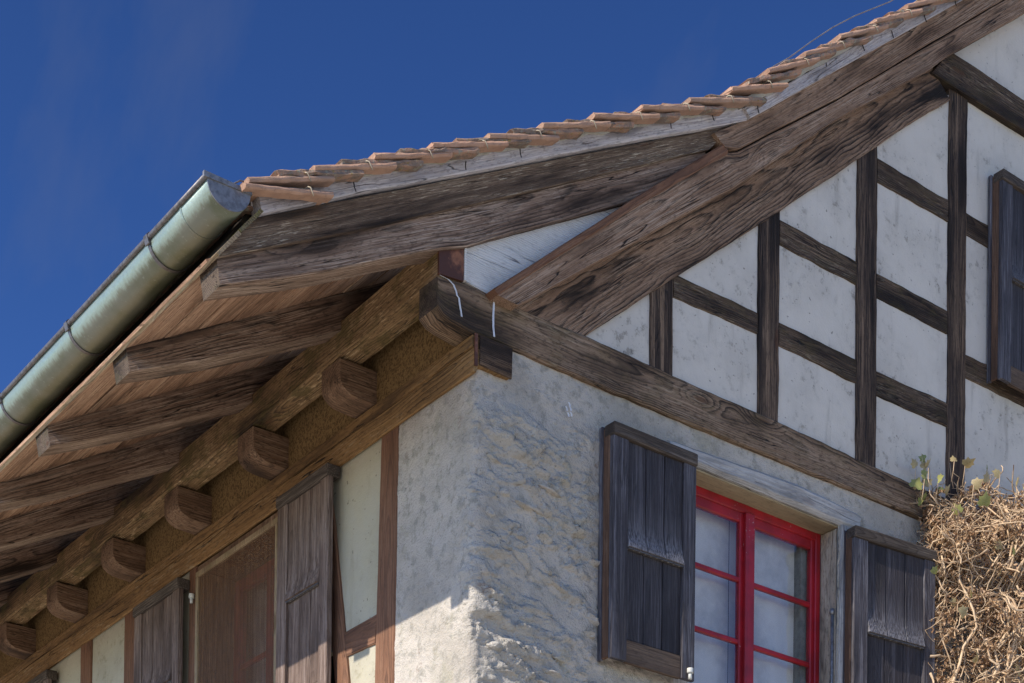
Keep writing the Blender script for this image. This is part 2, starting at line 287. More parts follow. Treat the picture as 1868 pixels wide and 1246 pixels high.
def rubble_mat():
    T = NT('rubble_wall'); P = T.n('TexCoord').outputs['Object']
    st = T.attr('stone').outputs['Fac']; cr_ = T.attr('cell').outputs['Fac']
    a = T.noise(P, 1.7, 6, 0.65).outputs[0]; b = T.noise(P, 13, 6, 0.72).outputs[0]; c = T.noise(P, 80, 4, 0.65).outputs[0]
    d = T.noise(T.vmul(P, (16, 16, 26)), 1, 5, 0.72).outputs[0]
    col = T.mix(T.mr(a, 0.38, 0.64), (0.52, 0.475, 0.415), (0.41, 0.37, 0.315))
    col = T.mix(T.math('MULTIPLY', T.mr(b, 0.48, 0.64), 0.75), col, (0.28, 0.265, 0.225))
    stone = T.mix(cr_, (0.56, 0.525, 0.465), (0.46, 0.425, 0.365))
    stone = T.mix(T.math('MULTIPLY', T.mr(d, 0.52, 0.60), 0.4), stone, (0.36, 0.335, 0.29))
    col = T.mix(T.math('MULTIPLY', T.math('MULTIPLY', st, T.mr(a, 0.40, 0.56, 0.25, 1)), 0.85, clamp=True), col, stone)
    rust = T.math('MULTIPLY', T.mr(T.noise(T.vadd(P, (3.1, 0, 1.7)), 2.6, 5, 0.7).outputs[0], 0.60, 0.70), T.mr(d, 0.42, 0.58))
    col = T.mix(T.math('MULTIPLY', rust, 0.75, clamp=True), col, (0.20, 0.125, 0.085))
    ol = T.mr(T.noise(T.vadd(P, (1.3, 5, 2.2)), 3.4, 5, 0.7).outputs[0], 0.56, 0.68, 0, 0.4)
    col = T.mix(ol, col, (0.33, 0.31, 0.22))
    col = T.mix(T.math('MULTIPLY', T.mr(T.noise(P, 42, 3, 0.6).outputs[0], 0.66, 0.72), 0.6), col, (0.13, 0.125, 0.11))
    h = T.math('ADD', T.math('ADD', T.math('MULTIPLY', b, 1.1), T.math('MULTIPLY', c, 0.5)), T.math('MULTIPLY', T.math('MULTIPLY', d, T.math('ADD', st, 0.15)), 1.5))
    T.pbr(col, 0.95, T.bump(h, 1.0, 0.02), spec=0.08); return T.m
M['rubble'] = rubble_mat()

def glass_mat():
    T = NT('window_glass')
    tr = T.n('BsdfTransparent'); tr.inputs[0].default_value = (0.93, 0.95, 0.96, 1)
    gl = T.n('BsdfGlossy'); gl.inputs['Roughness'].default_value = 0.03
    n = T.noise(T.n('TexCoord').outputs['Object'], 4, 2).outputs[0]; T.set(gl.inputs['Normal'], T.bump(n, 0.12, 0.02))
    fr = T.n('LayerWeight'); fr.inputs[0].default_value = 0.5
    mx = T.n('MixShader'); T.t.links.new(T.math('ADD', T.math('MULTIPLY', T.math('POWER', fr.outputs[1], 4.0), 0.9), 0.06, clamp=True), mx.inputs[0])
    T.t.links.new(tr.outputs[0], mx.inputs[1]); T.t.links.new(gl.outputs[0], mx.inputs[2]); T.t.links.new(mx.outputs[0], T.out.inputs[0])
    return T.m
M['glass'] = glass_mat()

def screen_mat():
    T = NT('insect_mesh'); P = T.n('TexCoord').outputs['Object']
    tr = T.n('BsdfTransparent'); df = T.n('BsdfDiffuse')
    wv = T.noise(T.vmul(P, (40, 40, 2)), 1, 3).outputs[0]
    T.set(df.inputs[0], T.mix(T.mr(wv, 0.35, 0.65), (0.165, 0.10, 0.065), (0.115, 0.068, 0.045)))
    mx = T.n('MixShader'); T.set(mx.inputs[0], T.mr(wv, 0.3, 0.7, 0.60, 0.74))
    T.t.links.new(tr.outputs[0], mx.inputs[1]); T.t.links.new(df.outputs[0], mx.inputs[2]); T.t.links.new(mx.outputs[0], T.out.inputs[0])
    return T.m
M['screen'] = screen_mat()

def leaf_mat(name, c1, c2, c3):
    T = NT(name); P = T.n('TexCoord').outputs['Object']; oi = T.n('ObjectInfo').outputs['Random']
    a = T.noise(P, 22 if name != 'dry_leaf' else 14, 3).outputs[0]
    col = T.mix(T.mr(a, 0.4, 0.62), T.mix(oi, c1, c2), c3)
    nd = T.n('BsdfPrincipled'); T.set(nd.inputs['Base Color'], col); nd.inputs['Roughness'].default_value = 0.5
    tl = T.n('BsdfTranslucent'); T.set(tl.inputs[0], col)
    mx = T.n('MixShader'); mx.inputs[0].default_value = 0.25
    T.t.links.new(nd.outputs[0], mx.inputs[1]); T.t.links.new(tl.outputs[0], mx.inputs[2]); T.t.links.new(mx.outputs[0], T.out.inputs[0]); return T.m
M['leaf'] = leaf_mat('ivy_leaf', (0.10, 0.17, 0.035), (0.30, 0.31, 0.08), (0.34, 0.33, 0.14))
M['leaftan'] = leaf_mat('ivy_leaf_tan', (0.40, 0.33, 0.17), (0.42, 0.37, 0.20), (0.30, 0.22, 0.10))
M['dryleaf'] = leaf_mat('dry_leaf', (0.54, 0.37, 0.22), (0.54, 0.37, 0.22), (0.28, 0.16, 0.085))
M['twig'] = simple('dry_twig', (0.58, 0.43, 0.28), 0.85, col2=(0.34, 0.23, 0.14), scale=9, bumpd=0.003, spec=0.15)

# ------------------------------------------------------------------ mesh helpers
def mk(name, verts, faces, mat, parent=None, label=None, g=None, smooth=False, kind=None, recalc=True, cat=None, attrs=None):
    me = bpy.data.meshes.new(name)
    me.from_pydata([tuple(v) for v in verts], [], [tuple(f) for f in faces])
    if recalc:
        bm = bmesh.new(); bm.from_mesh(me); bmesh.ops.recalc_face_normals(bm, faces=bm.faces); bm.to_mesh(me); bm.free()
    if g is not None:
        at = me.attributes.new('g', 'FLOAT_VECTOR', 'POINT'); at.data.foreach_set('vector', np.asarray(g, dtype=np.float32).ravel())
    for k, v in (attrs or {}).items():
        at = me.attributes.new(k, 'FLOAT', 'POINT'); at.data.foreach_set('value', np.asarray(v, dtype=np.float32).ravel())
    if smooth: me.polygons.foreach_set('use_smooth', [True] * len(me.polygons))
    me.materials.append(M[mat] if isinstance(mat, str) else mat)
    o = bpy.data.objects.new(name, me); COL.objects.link(o)
    if parent: o.parent = parent
    if label: o['label'] = label
    if kind: o['kind'] = kind
    if cat: o['category'] = cat
    return o

def copy_of(o, loc=None, parent=None, label=None):
    c = o.copy(); COL.objects.link(c)
    if 'label' in c.keys(): del c['label']
    if loc is not None: c.location = loc
    if parent is not None: c.parent = parent
    if label: c['label'] = label
    return c

def resample(poly, ts):
    p = np.array(poly, float); d = np.r_[0, np.cumsum(np.hypot(*np.diff(p, axis=0).T))]; d /= d[-1]
    return np.c_[np.interp(ts, d, p[:, 0]), np.interp(ts, d, p[:, 1])]

def pn(a, b, c=0.0): return mnoise.noise((a, b, c))

GS = [0]
def plank(name, A, B, plane, f0, f1, mat, parent, label=None, amp=0.004, ch=0.006, step=0.07, wave=0.0, endmat=None):
    """Timber whose face lies between the polylines A and B in plane G (x,z at y) or L (y,z at x); f0 = face, f1 = back."""
    GS[0] += 1; sd = GS[0] * 7.31
    La = np.hypot(*np.diff(np.array(A, float), axis=0).T).sum()
    n = max(2, min(120, int(La / step) + 1)); ts = np.linspace(0, 1, n + 1)
    a = resample(A, ts); b = resample(B, ts)
    wid = float(np.mean(np.hypot(*(b - a).T))); k = min(ch / max(wid, 1e-4), 0.2)
    us = [0, 0, k, 0.33, 0.67, 1 - k, 1, 1]
    sgn = 1 if f1 > f0 else -1
    ds = [f1, f0 + sgn * ch, f0, f0, f0, f0, f0 + sgn * ch, f1]
    V, Gc = [], []
    for i, t in enumerate(ts):
        al = t * La
        ea = amp * pn(al * 2.2, sd) + amp * 0.7 * pn(al * 9, sd + 3); eb = amp * pn(al * 2.2, sd + 9) + amp * 0.7 * pn(al * 9, sd + 13)
        wv = wave * pn(al * 0.9, sd + 40)
        for j, (u, d) in enumerate(zip(us, ds)):
            q = a[i] + (b[i] - a[i]) * u
            dirn = (b[i] - a[i]) / max(np.hypot(*(b[i] - a[i])), 1e-6)
            q = q + dirn * (ea * (1 - u) + eb * u + wv)
            dd = d + (amp * 0.6 * pn(al * 3, u * 2.5, sd) if 1 <= j <= 6 else 0)
            V.append((q[0], dd, q[1]) if plane == 'G' else (dd, q[0], q[1]))
            Gc.append((al + sd, u * wid - wid / 2 + 0.0, abs(d - f0)))
    m_ = len(us); F = []
    for i in range(n):
        for j in range(m_):
            j2 = (j + 1) % m_
            F.append((i * m_ + j, i * m_ + j2, (i + 1) * m_ + j2, (i + 1) * m_ + j))
    F.append(tuple(range(m_))); F.append(tuple(range(n * m_, n * m_ + m_)))
    o = mk(name, V, F, mat, parent, label, g=Gc)
    if endmat:
        o.data.materials.append(M[endmat])
        for p in o.data.polygons[-2:]: p.material_index = 1
    return o

def sweep_y(name, prof, y0, y1, mat, parent, label=None, amp=0.003, step=0.25, closed=True, smooth=False):
    """Profile [(x,z)...] swept along y."""
    GS[0] += 1; sd = GS[0] * 5.77
    n = max(1, int(abs(y1 - y0) / step)); V, Gc, F = [], [], []; m_ = len(prof)
    cx = sum(p[0] for p in prof) / m_; cz = sum(p[1] for p in prof) / m_
    for i in range(n + 1):
        y = y0 + (y1 - y0) * i / n
        for j, (x, z) in enumerate(prof):
            V.append((x + amp * pn(y * 2, j * 3.1, sd), y, z + amp * pn(y * 2, j * 3.1, sd + 50)))
            Gc.append((y + sd, x - cx, z - cz))
    for i in range(n):
        for j in range(m_ if closed else m_ - 1):
            j2 = (j + 1) % m_
            F.append((i * m_ + j, i * m_ + j2, (i + 1) * m_ + j2, (i + 1) * m_ + j))
    if closed: F.append(tuple(range(m_))); F.append(tuple(range(n * m_, n * m_ + m_)))
    return mk(name, V, F, mat, parent, label, g=Gc, smooth=smooth, recalc=closed)

def prism(name, poly, plane, f0, f1, mat, parent, label=None, graindir='a', bev=0.0):
    GS[0] += 1; sd = GS[0] * 3.3
    n = len(poly); V, Gc = [], []
    for f in (f0, f1):
        for (a, b) in poly:
            V.append((a, f, b) if plane == 'G' else (f, a, b))
            Gc.append((a + sd, b, f) if graindir == 'a' else (b + sd, a, f))
    F = [tuple(range(n)), tuple(range(2 * n - 1, n - 1, -1))] + [(i, (i + 1) % n, n + (i + 1) % n, n + i) for i in range(n)]
    o = mk(name, V, F, mat, parent, label, g=Gc)
    if bev:
        bm = bmesh.new(); bm.from_mesh(o.data)
        bmesh.ops.bevel(bm, geom=list(bm.edges), offset=bev, segments=2, affect='EDGES', profile=0.7); bm.to_mesh(o.data); bm.free()
    return o

def lbox(name, x0, x1, y0, y1, z0, z1, mat, parent, grain='z', bev=0.003, label=None, shear=0.0, amp=0.0):
    """Box in the local frame of its parent (grain along x or z)."""
    GS[0] += 1; sd = GS[0] * 2.9
    V = [(x, y, z) for x in (x0, x1) for y in (y0, y1) for z in (z0, z1)]
    F = [(0, 1, 3, 2), (4, 6, 7, 5), (0, 4, 5, 1), (2, 3, 7, 6), (0, 2, 6, 4), (1, 5, 7, 3)]
    o = mk(name, V, F, mat, parent, label)
    bm = bmesh.new(); bm.from_mesh(o.data)
    if bev: bmesh.ops.bevel(bm, geom=list(bm.edges), offset=min(bev, 0.3 * min(abs(x1 - x0), abs(y1 - y0), abs(z1 - z0))), segments=1, affect='EDGES')
    bm.to_mesh(o.data); bm.free()
    me = o.data; co = np.empty(len(me.vertices) * 3, np.float32); me.vertices.foreach_get('co', co); co = co.reshape(-1, 3)
    gg = np.c_[co[:, 2] + sd, co[:, 0] - (x0 + x1) / 2, co[:, 1] - y0] if grain == 'z' else np.c_[co[:, 0] + sd, co[:, 2] - (z0 + z1) / 2, co[:, 1] - y0]
    at = me.attributes.new('g', 'FLOAT_VECTOR', 'POINT'); at.data.foreach_set('vector', gg.astype(np.float32).ravel())
    return o

def tube(name, pts, r, mat, parent, label=None, sides=6, r_end=None, smooth=True):
    V, F = tube_geo(pts, r, r if r_end is None else r_end, sides)
    return mk(name, V, F, mat, parent, label, smooth=smooth)

def tube_geo(pts, r0, r1, sides=5, base=0):
    V, F = [], []; pts = [Vector(p) for p in pts]; n = len(pts)
    for i, p in enumerate(pts):
        t = (pts[min(i + 1, n - 1)] - pts[max(i - 1, 0)]).normalized()
        u = t.cross(Vector((0.31, 0.17, 0.93))); u.normalize(); v = t.cross(u)
        r = r0 + (r1 - r0) * i / max(n - 1, 1)
        for k in range(sides):
            a = 2 * math.pi * k / sides; V.append(p + (u * math.cos(a) + v * math.sin(a)) * r)
    for i in range(n - 1):
        for k in range(sides):
            k2 = (k + 1) % sides
            F.append((base + i * sides + k, base + i * sides + k2, base + (i + 1) * sides + k2, base + (i + 1) * sides + k))
    F.append(tuple(base + k for k in range(sides))); F.append(tuple(base + (n - 1) * sides + k for k in reversed(range(sides))))
    return V, F

def empty(name, loc=(0, 0, 0), parent=None, rz=0.0):
    o = bpy.data.objects.new(name, None); COL.objects.link(o); o.location = loc; o.rotation_euler = (0, 0, rz); o.empty_display_size = 0.3
    if parent: o.parent = parent
    return o

# numpy value noise
def _h(ix, iy, s):
    n = (ix.astype(np.int64) * 374761393 + iy.astype(np.int64) * 668265263 + s * 974634777) & 0x7fffffff
    n = ((n ^ (n >> 13)) * 1274126177) & 0x7fffffff
    return ((n ^ (n >> 16)) & 0xffff) / 65535.0
def vnoise(x, y, s=0):
    ix, iy = np.floor(x), np.floor(y); fx, fy = x - ix, y - iy
    fx = fx * fx * (3 - 2 * fx); fy = fy * fy * (3 - 2 * fy)
    a = _h(ix, iy, s); b = _h(ix + 1, iy, s); c = _h(ix, iy + 1, s); d = _h(ix + 1, iy + 1, s)
    return (a * (1 - fx) + b * fx) * (1 - fy) + (c * (1 - fx) + d * fx) * fy
def fbm(x, y, o=4, s=0, gain=0.5):
    t = 0; a = 1; w_ = 0
    for k in range(o):
        t = t + a * vnoise(x, y, s + k * 17); w_ += a; a *= gain; x = x * 2.03 + 5.1; y = y * 2.03 + 1.7
    return t / w_
def vor(x, y, s=0):
    ix, iy = np.floor(x), np.floor(y)
    f1 = np.full(x.shape, 9.0); f2 = np.full(x.shape, 9.0); cid = np.zeros(x.shape); dx = np.zeros(x.shape); dy = np.zeros(x.shape)
    for i in (-1, 0, 1):
        for j in (-1, 0, 1):
            cx, cy = ix + i, iy + j
            px = cx + _h(cx, cy, s); py = cy + _h(cx, cy, s + 5)
            ax, ay = x - px, y - py; d = np.maximum(np.abs(ax) * 0.75 + np.abs(ay) * 0.45, np.hypot(ax, ay) * 0.85)
            near = d < f1
            f2 = np.where(near, f1, np.minimum(f2, d)); cid = np.where(near, _h(cx, cy, s + 9), cid)
            dx = np.where(near, ax, dx); dy = np.where(near, ay, dy); f1 = np.where(near, d, f1)
    return f1, f2, cid, dx, dy
def sst(a, b, x):
    t = np.clip((x - a) / (b - a), 0, 1); return t * t * (3 - 2 * t)

# ------------------------------------------------------------------ ground
def ground_mat():
    T = NT('ground_gravel'); P = T.n('TexCoord').outputs['Object']
    a = T.noise(P, 0.25, 5).outputs[0]; b = T.noise(P, 14, 5, 0.7).outputs[0]
    col = T.mix(T.mr(b, 0.35, 0.65), (0.60, 0.555, 0.475), (0.50, 0.455, 0.385))
    col = T.mix(T.mr(a, 0.62, 0.72), col, (0.10, 0.13, 0.045))
    T.pbr(col, 0.95, T.bump(b, 0.6, 0.02), spec=0.1); return T.m
M['ground'] = ground_mat()
mk('ground', [(-400, -400, 0), (400, -400, 0), (400, 400, 0), (-400, 400, 0)], [(0, 1, 2, 3)], 'ground', kind='structure', recalc=False)

# ================================================================== HOUSE
house = empty('timber_framed_house')
house['label'] = 'old half-timbered house corner with rubble wall, tiled roof and deep eaves'
house['category'] = 'house'
YF = 9.0      # far end of the eave side

# ---- rubble wall round the corner
def rubble_wall():
    R = 0.05
    step = 0.0105
    s_left = np.arange(0.80, R, -step)
    arc = np.linspace(0, math.pi / 2, 8)
    xs = np.r_[np.arange(R + step, 1.75, step), np.arange(1.75, 3.95, 0.02), np.arange(4.0, 6.6, 0.2)]
    px = np.r_[np.zeros(len(s_left)), R - R * np.cos(arc), xs]
    py = np.r_[s_left, R - R * np.sin(arc), np.zeros(len(xs))]
    nx = np.r_[-np.ones(len(s_left)), -np.cos(arc), np.zeros(len(xs))]
    ny = np.r_[np.zeros(len(s_left)), -np.sin(arc), -np.ones(len(xs))]
    s = np.r_[-s_left, np.zeros(8), xs]           # signed run from the corner
    s[len(s_left):len(s_left) + 8] = np.linspace(-R, R, 8)
    zs = np.r_[np.arange(0, 4.4, 0.4), np.arange(4.5, 6.80, step)]
    S, Z = np.meshgrid(s, zs, indexing='ij')
    th = math.radians(-15)
    w1 = fbm(S * 3, Z * 3, 3, 3) - 0.5; w2 = fbm(S * 3, Z * 3, 3, 4) - 0.5
    U = (S * math.cos(th) + Z * math.sin(th) + w1 * 0.16); Vv = (Z * math.cos(th) - S * math.sin(th) + w2 * 0.12)
    def terrace(n_, k, a, b):
        q = n_ * k; fl = np.floor(q); return (fl + sst(a, b, q - fl)) / k
    n1 = fbm(U * 2.1, Vv * 5.4, 5, 71, 0.55)
    n2 = fbm(U * 7.0 + 2, Vv * 15, 4, 77, 0.55)
    f1, f2, cid, dx, dy = vor(U / 0.23 + w2, Vv / 0.085 + w1, 11)
    e = sst(0.0, 0.10, f2 - f1)
    st_h = 0.125 * (terrace(n1, 10, 0.44, 0.60) - 0.5) + 0.062 * (terrace(n2, 6, 0.42, 0.60) - 0.5)
    st_h += e * (0.030 * (cid - 0.5) + dy * 0.030 * (cid - 0.4) + dx * 0.020) - 0.012 * (1 - e)
    n3 = fbm(U * 3.0 + 7, Vv * 8.5, 4, 83)
    fis = np.exp(-((n3 - 0.5) / 0.020) ** 2) * sst(0.47, 0.58, fbm(S * 3.1, Z * 4.1, 3, 87))
    # lime plaster fills the hollows to its own softly wavy level
    pl = -0.006 + 0.060 * (fbm(S * 1.4 + 3, Z * 1.9, 3, 31) - 0.5) - 0.035 * np.exp(-((S - 0.25) / 0.4) ** 2) * sst(5.5, 5.2, Z) + 0.010 * (fbm(S * 7, Z * 9, 3, 33) - 0.5)
    soft = 0.006
    dlt = (st_h - pl) / soft
    bare = 1 / (1 + np.exp(-np.clip(dlt, -30, 30)))
    hs_ = pl + soft * np.log1p(np.exp(np.clip(dlt, -30, 30)))
    rough_side = sst(-0.16, 0.05, S + 0.10 * (fbm(Z * 2.2, S, 3, 35) - 0.5))      # eave side is smoother
    topf = sst(6.30, 6.62, Z + 0.25 * (fbm(S * 2, Z * 2, 3, 8) - 0.5))
    amt = (0.07 + 0.93 * rough_side) * (1 - 0.88 * topf) * (1 - 0.75 * sst(0.78, 0.92, S))
    h = amt * (np.minimum(hs_, 0.065 + 0.2 * (hs_ - 0.065)) + 0.01)
    h -= amt * 0.016 * fis
    h += bare * amt * 0.016 * (fbm(U * 34, Vv * 46, 3, 45) - 0.5)
    h += (0.003 + 0.004 * amt) * (fbm(S * 22, Z * 30, 4, 51) - 0.5) + 0.007 * (fbm(S * 6, Z * 6, 3, 53) - 0.5)
    h += 0.012 * (fbm(S * 1.3 + 9, Z * 1.1, 2, 57) - 0.5) - 0.012 * rough_side
    mask = bare; e2 = bare
    # corner stones bulge a little and are chipped
    h += 0.055 * np.exp(-((S - 0.36) / 0.24) ** 2) * sst(5.45, 5.05, Z) * (0.6 + 0.8 * fbm(S * 5, Z * 6, 3, 91))
    h += 0.030 * np.exp(-(S / 0.08) ** 2) * (fbm(Z * 9, S * 3, 4, 61) - 0.55)
    cap = 0.010 + 0.008 * fbm(Z * 14, S * 5, 3, 95) + 0.08 * sst(0.03, 0.22, S)
    h = np.minimum(h, cap)
    h = np.where(Z > 6.74, np.minimum(h, 0.004), h)
    X = px[:, None] + nx[:, None] * h; Y = py[:, None] + ny[:, None] * h
    ni, nj = S.shape
    V = np.stack([X, Y, Z], -1).reshape(-1, 3)
    idx = np.arange(ni * nj).reshape(ni, nj)
    F = np.stack([idx[:-1, :-1], idx[1:, :-1], idx[1:, 1:], idx[:-1, 1:]], -1)
    sc_, zc_ = (S[:-1, :-1] + S[1:, 1:]) / 2, (Z[:-1, :-1] + Z[1:, 1:]) / 2
    keep = ~((sc_ > 1.63) & (sc_ < 2.98) & (zc_ < 6.58) & (zc_ > 5.1))
    F = F[keep].reshape(-1, 4)
    me = bpy.data.meshes.new('rubble_wall')
    me.vertices.add(len(V)); me.vertices.foreach_set('co', V.astype(np.float32).ravel())
    me.loops.add(F.size); me.loops.foreach_set('vertex_index', F.astype(np.int32).ravel())
    me.polygons.add(len(F)); me.polygons.foreach_set('loop_start', np.arange(0, F.size, 4, dtype=np.int32)); me.polygons.foreach_set('loop_total', np.full(len(F), 4, np.int32))
    me.update(calc_edges=True); me.validate()
    me.polygons.foreach_set('use_smooth', [True] * len(me.polygons))
    for nm, v in (('stone', amt * bare), ('cell', cid)):
        at = me.attributes.new(nm, 'FLOAT', 'POINT'); at.data.foreach_set('value', v.astype(np.float32).ravel())
    me.materials.append(M['rubble'])
    o = bpy.data.objects.new('rubble_wall', me); COL.objects.link(o); o.parent = house
    o['label'] = 'rough grey-white rubble stone wall wrapping the corner'
    return o
RW = rubble_wall()
# single stones that stand proud of the plaster
SR = random.Random(5)
def stone(x, z, L_, H_, out, rot, left=False):
    bm = bmesh.new(); bmesh.ops.create_icosphere(bm, subdivisions=3, radius=1.0)
    sd = SR.uniform(0, 99); cuts = []
    for q in range(11):
        n_ = Vector((SR.gauss(0, 1), SR.gauss(-0.4, 0.8), SR.gauss(0, 1))).normalized(); cuts.append((n_, SR.uniform(0.55, 0.85)))
    for v in bm.verts:
        p = v.co.copy()
        for n_, d_ in cuts:
            t = p.dot(n_) - d_
            if t > 0: p -= n_ * t
        p *= 1 + 0.10 * mnoise.noise(p * 2.2 + Vector((sd, 0, 0))) + 0.06 * mnoise.noise(p * 6 + Vector((0, sd, 0)))
        q = Vector((p.x * L_ / 2, p.y * 0.06, p.z * H_ / 2))
        q += Vector((0, 0.004 * mnoise.noise(Vector((q.x * 60, sd, q.z * 90))), 0))
        c, s2 = math.cos(rot), math.sin(rot)
        q = Vector((q.x * c + q.z * s2, q.y, -q.x * s2 + q.z * c))
        v.co = (q.x + x, q.y + 0.045 - out, q.z + z) if not left else (q.y + 0.045 - out, q.x + x, q.z + z)
    me = bpy.data.meshes.new('stone'); bm.to_mesh(me); bm.free()
    if left: me.flip_normals()
    nv_ = len(me.vertices); cv = SR.random()
    for nm, v_ in (('stone', 0.75), ('cell', cv)):
        at = me.attributes.new(nm, 'FLOAT', 'POINT'); at.data.foreach_set('value', np.full(nv_, v_, np.float32))
    me.materials.append(M['rubble'])
    so_ = bpy.data.objects.new('stone', me); COL.objects.link(so_); so_.parent = RW
rows_ = 0
zz_ = 4.88
while zz_ < 6.42:
    xx_ = SR.uniform(0.04, 0.2)
    while xx_ < 0.86:
        L_ = min(SR.uniform(0.10, 0.32), 0.95 - xx_); H_ = SR.uniform(0.035, 0.095)
        low_corner = xx_ < 0.65 and zz_ < 5.45 - 0.5 * xx_
        if SR.random() < (0.85 if low_corner else 0.50):
            stone(xx_ + L_ / 2, zz_ + SR.uniform(-.03, .03) - 0.10 * (xx_ - 0.5), L_, H_, SR.uniform(0.004, 0.026) + (0.016 if low_corner else 0), SR.gauss(0.16, 0.10))
        xx_ += L_ * SR.uniform(0.9, 1.5)
    zz_ += SR.uniform(0.07, 0.11)

# ---- wall cores (solid body of the house behind everything)
prism('gable_core', [(0.3, 6.7), (6.6, 6.7), (6.6, 12.0), (0.9, 7.15), (0.3, 7.02)], 'G', 0.05, 0.2, 'dark', house)
prism('eave_wall_core', [(0.75, 0.0), (YF, 0.0), (YF, 5.1), (0.75, 5.1)], 'L', 0.005, 0.35, 'eaveplaster', house, label='plain plastered lower wall under the eaves')
prism('eave_wall_back', [(0.2, 5.1), (YF, 5.1), (YF, 7.2), (0.2, 7.2)], 'L', 0.42, 0.5, 'dark', house)

# ---- plaster panels on the gable
PF = 0.014
for poly in [
    [(0.70, 7.0), (1.32, 7.0), (1.32, 7.53)],
    [(1.45, 7.0), (2.23, 7.0), (2.23, 7.58), (1.45, 7.56)],
    [(1.45, 7.63), (2.23, 7.65), (2.23, 8.32), (1.45, 7.66)],
    [(2.37, 7.0), (3.15, 7.0), (3.15, 7.57), (2.37, 7.57)],
    [(2.37, 7.66), (3.15, 7.66), (3.15, 8.22), (2.37, 8.21)],
    [(2.37, 8.31), (3.15, 8.32), (3.15, 9.1), (2.37, 8.43)],
    [(3.30, 7.0), (4.10, 7.0), (4.10, 7.57), (3.30, 7.55)],
    [(3.30, 7.65), (4.10, 7.66), (4.10, 8.21), (3.30, 8.20)],
    [(3.30, 8.31), (4.10, 8.32), (4.10, 9.0), (3.30, 8.99)],
    [(3.30, 9.09), (4.10, 9.09), (4.10, 9.9), (3.30, 9.22)],
    [(4.23, 6.95), (6.5, 6.95), (6.5, 7.98), (4.23, 7.98)],
    [(4.23, 8.07), (6.5, 8.09), (6.5, 9.0), (4.23, 8.99)],
    [(4.23, 9.08), (6.5, 9.1), (6.5, 9.99), (4.23, 9.94)],
    [(3.95, 10.1), (6.5, 10.12), (6.5, 12.2)]]:
    prism('plaster_panel', poly, 'G', PF, 0.049, 'plaster', house)

# ---- gable timbers
def post(xl, xr, z0l, z0r, z1l, z1r, label=None):
    return plank('post', [(xl[0], z0l), (xl[1], z1l)], [(xr[0], z0r), (xr[1], z1r)], 'G', 0.0, 0.12, 'post', house, label, amp=0.009, step=0.045)
post((1.298, 1.291), (1.476, 1.482), 7.03, 7.03, 7.50, 7.64)
post((2.208, 2.200), (2.394, 2.392), 7.03, 7.03, 8.30, 8.43)
post((3.129, 3.117), (3.328, 3.317), 7.02, 7.02, 9.05, 9.22)
post((4.074, 4.056), (4.260, 4.260), 7.02, 7.02, 9.93, 9.93)
def rail(x0, x1, t0, t1, b0, b1, label=None):
    return plank('rail', [(x0, t0), (x1, t1)], [(x0, b0), (x1, b1)], 'G', 0.004, 0.12, 'rail', house, label, amp=0.009, step=0.045)
rail(1.483, 2.200, 7.671, 7.686, 7.528, 7.548)
rail(2.396, 3.122, 7.690, 7.697, 7.540, 7.535)
rail(3.327, 4.064, 7.686, 7.698, 7.520, 7.534)
rail(2.395, 3.124, 8.344, 8.352, 8.183, 8.190)
rail(3.323, 4.061, 8.341, 8.347, 8.175, 8.184)
rail(3.319, 4.058, 9.122, 9.123, 8.958, 8.966)
rail(4.262, 6.5, 9.115, 9.14, 8.957, 8.98)
rail(4.262, 6.5, 8.109, 8.14, 7.943, 7.97)
plank('collar_beam', [(4.03, 10.139), (6.5, 10.16)], [(3.83, 9.90), (6.5, 9.95)], 'G', -0.035, 0.12, 'rail', house, amp=0.006)
plank('gable_brace', [(0.10, 7.0), (1.85, 8.47), (2.80, 9.30), (3.74, 10.04)], [(0.769, 7.03), (1.283, 7.47), (2.186, 8.227), (3.09, 8.999), (3.839, 9.649), (4.05, 9.81)], 'G', -0.012, 0.12, 'brace', house,
      'dark sloping gable timber with bold wavy grain', amp=0.007)
plank('sill_beam', [(-0.268, 7.011), (-0.1, 7.04), (0.409, 7.030), (0.769, 7.045), (1.276, 7.036), (2.375, 7.036), (3.644, 7.016), (6.4, 7.02)],
      [(-0.268, 6.846), (-0.245, 6.820), (-0.19, 6.800), (-0.09, 6.787), (0.0, 6.782), (0.283, 6.786), (1.262, 6.785), (1.989, 6.789), (3.803, 6.806), (6.4, 6.81)], 'G', -0.018, 0.16, 'sill', house,
      'long horizontal gable beam whose rounded end sticks out past the corner', amp=0.008, ch=0.01, step=0.055, endmat='endgrain')
EX = 6.6
def ext(p, q, x): return (x, q[1] + (q[1] - p[1]) / (q[0] - p[0]) * (x - q[0]))
b2u = [(0.078, 6.998), (0.756, 7.599), (1.787, 8.49), (1.89, 8.522), (2.82, 9.248), (4.416, 10.591)]; b2u.append(ext(b2u[-2], b2u[-1], EX))
b2l = [(0.231, 6.992), (1.893, 8.31), (2.822, 9.125), (3.72, 9.834), (3.933, 10.03), (4.768, 10.705)]; b2l.append(ext(b2l[0], b2l[-1], EX))
plank('barge_board', b2u, b2l, 'G', -0.09, -0.004, 'board', house, 'lower brown barge board along the steep gable slope', amp=0.003)
b1u = [(1.70, 8.565), (1.979, 8.763), (3.886, 10.336)]; b1u.append(ext(b1u[-2], b1u[-1], EX))
b1l = [(1.80, 8.512), (1.905, 8.545), (2.82, 9.258), (4.416, 10.60)]; b1l.append(ext(b1l[-2], b1l[-1], EX))
plank('barge_board', b1u, b1l, 'G', -0.104, -0.01, 'board', house, 'upper brown barge board along the steep gable slope', amp=0.003)
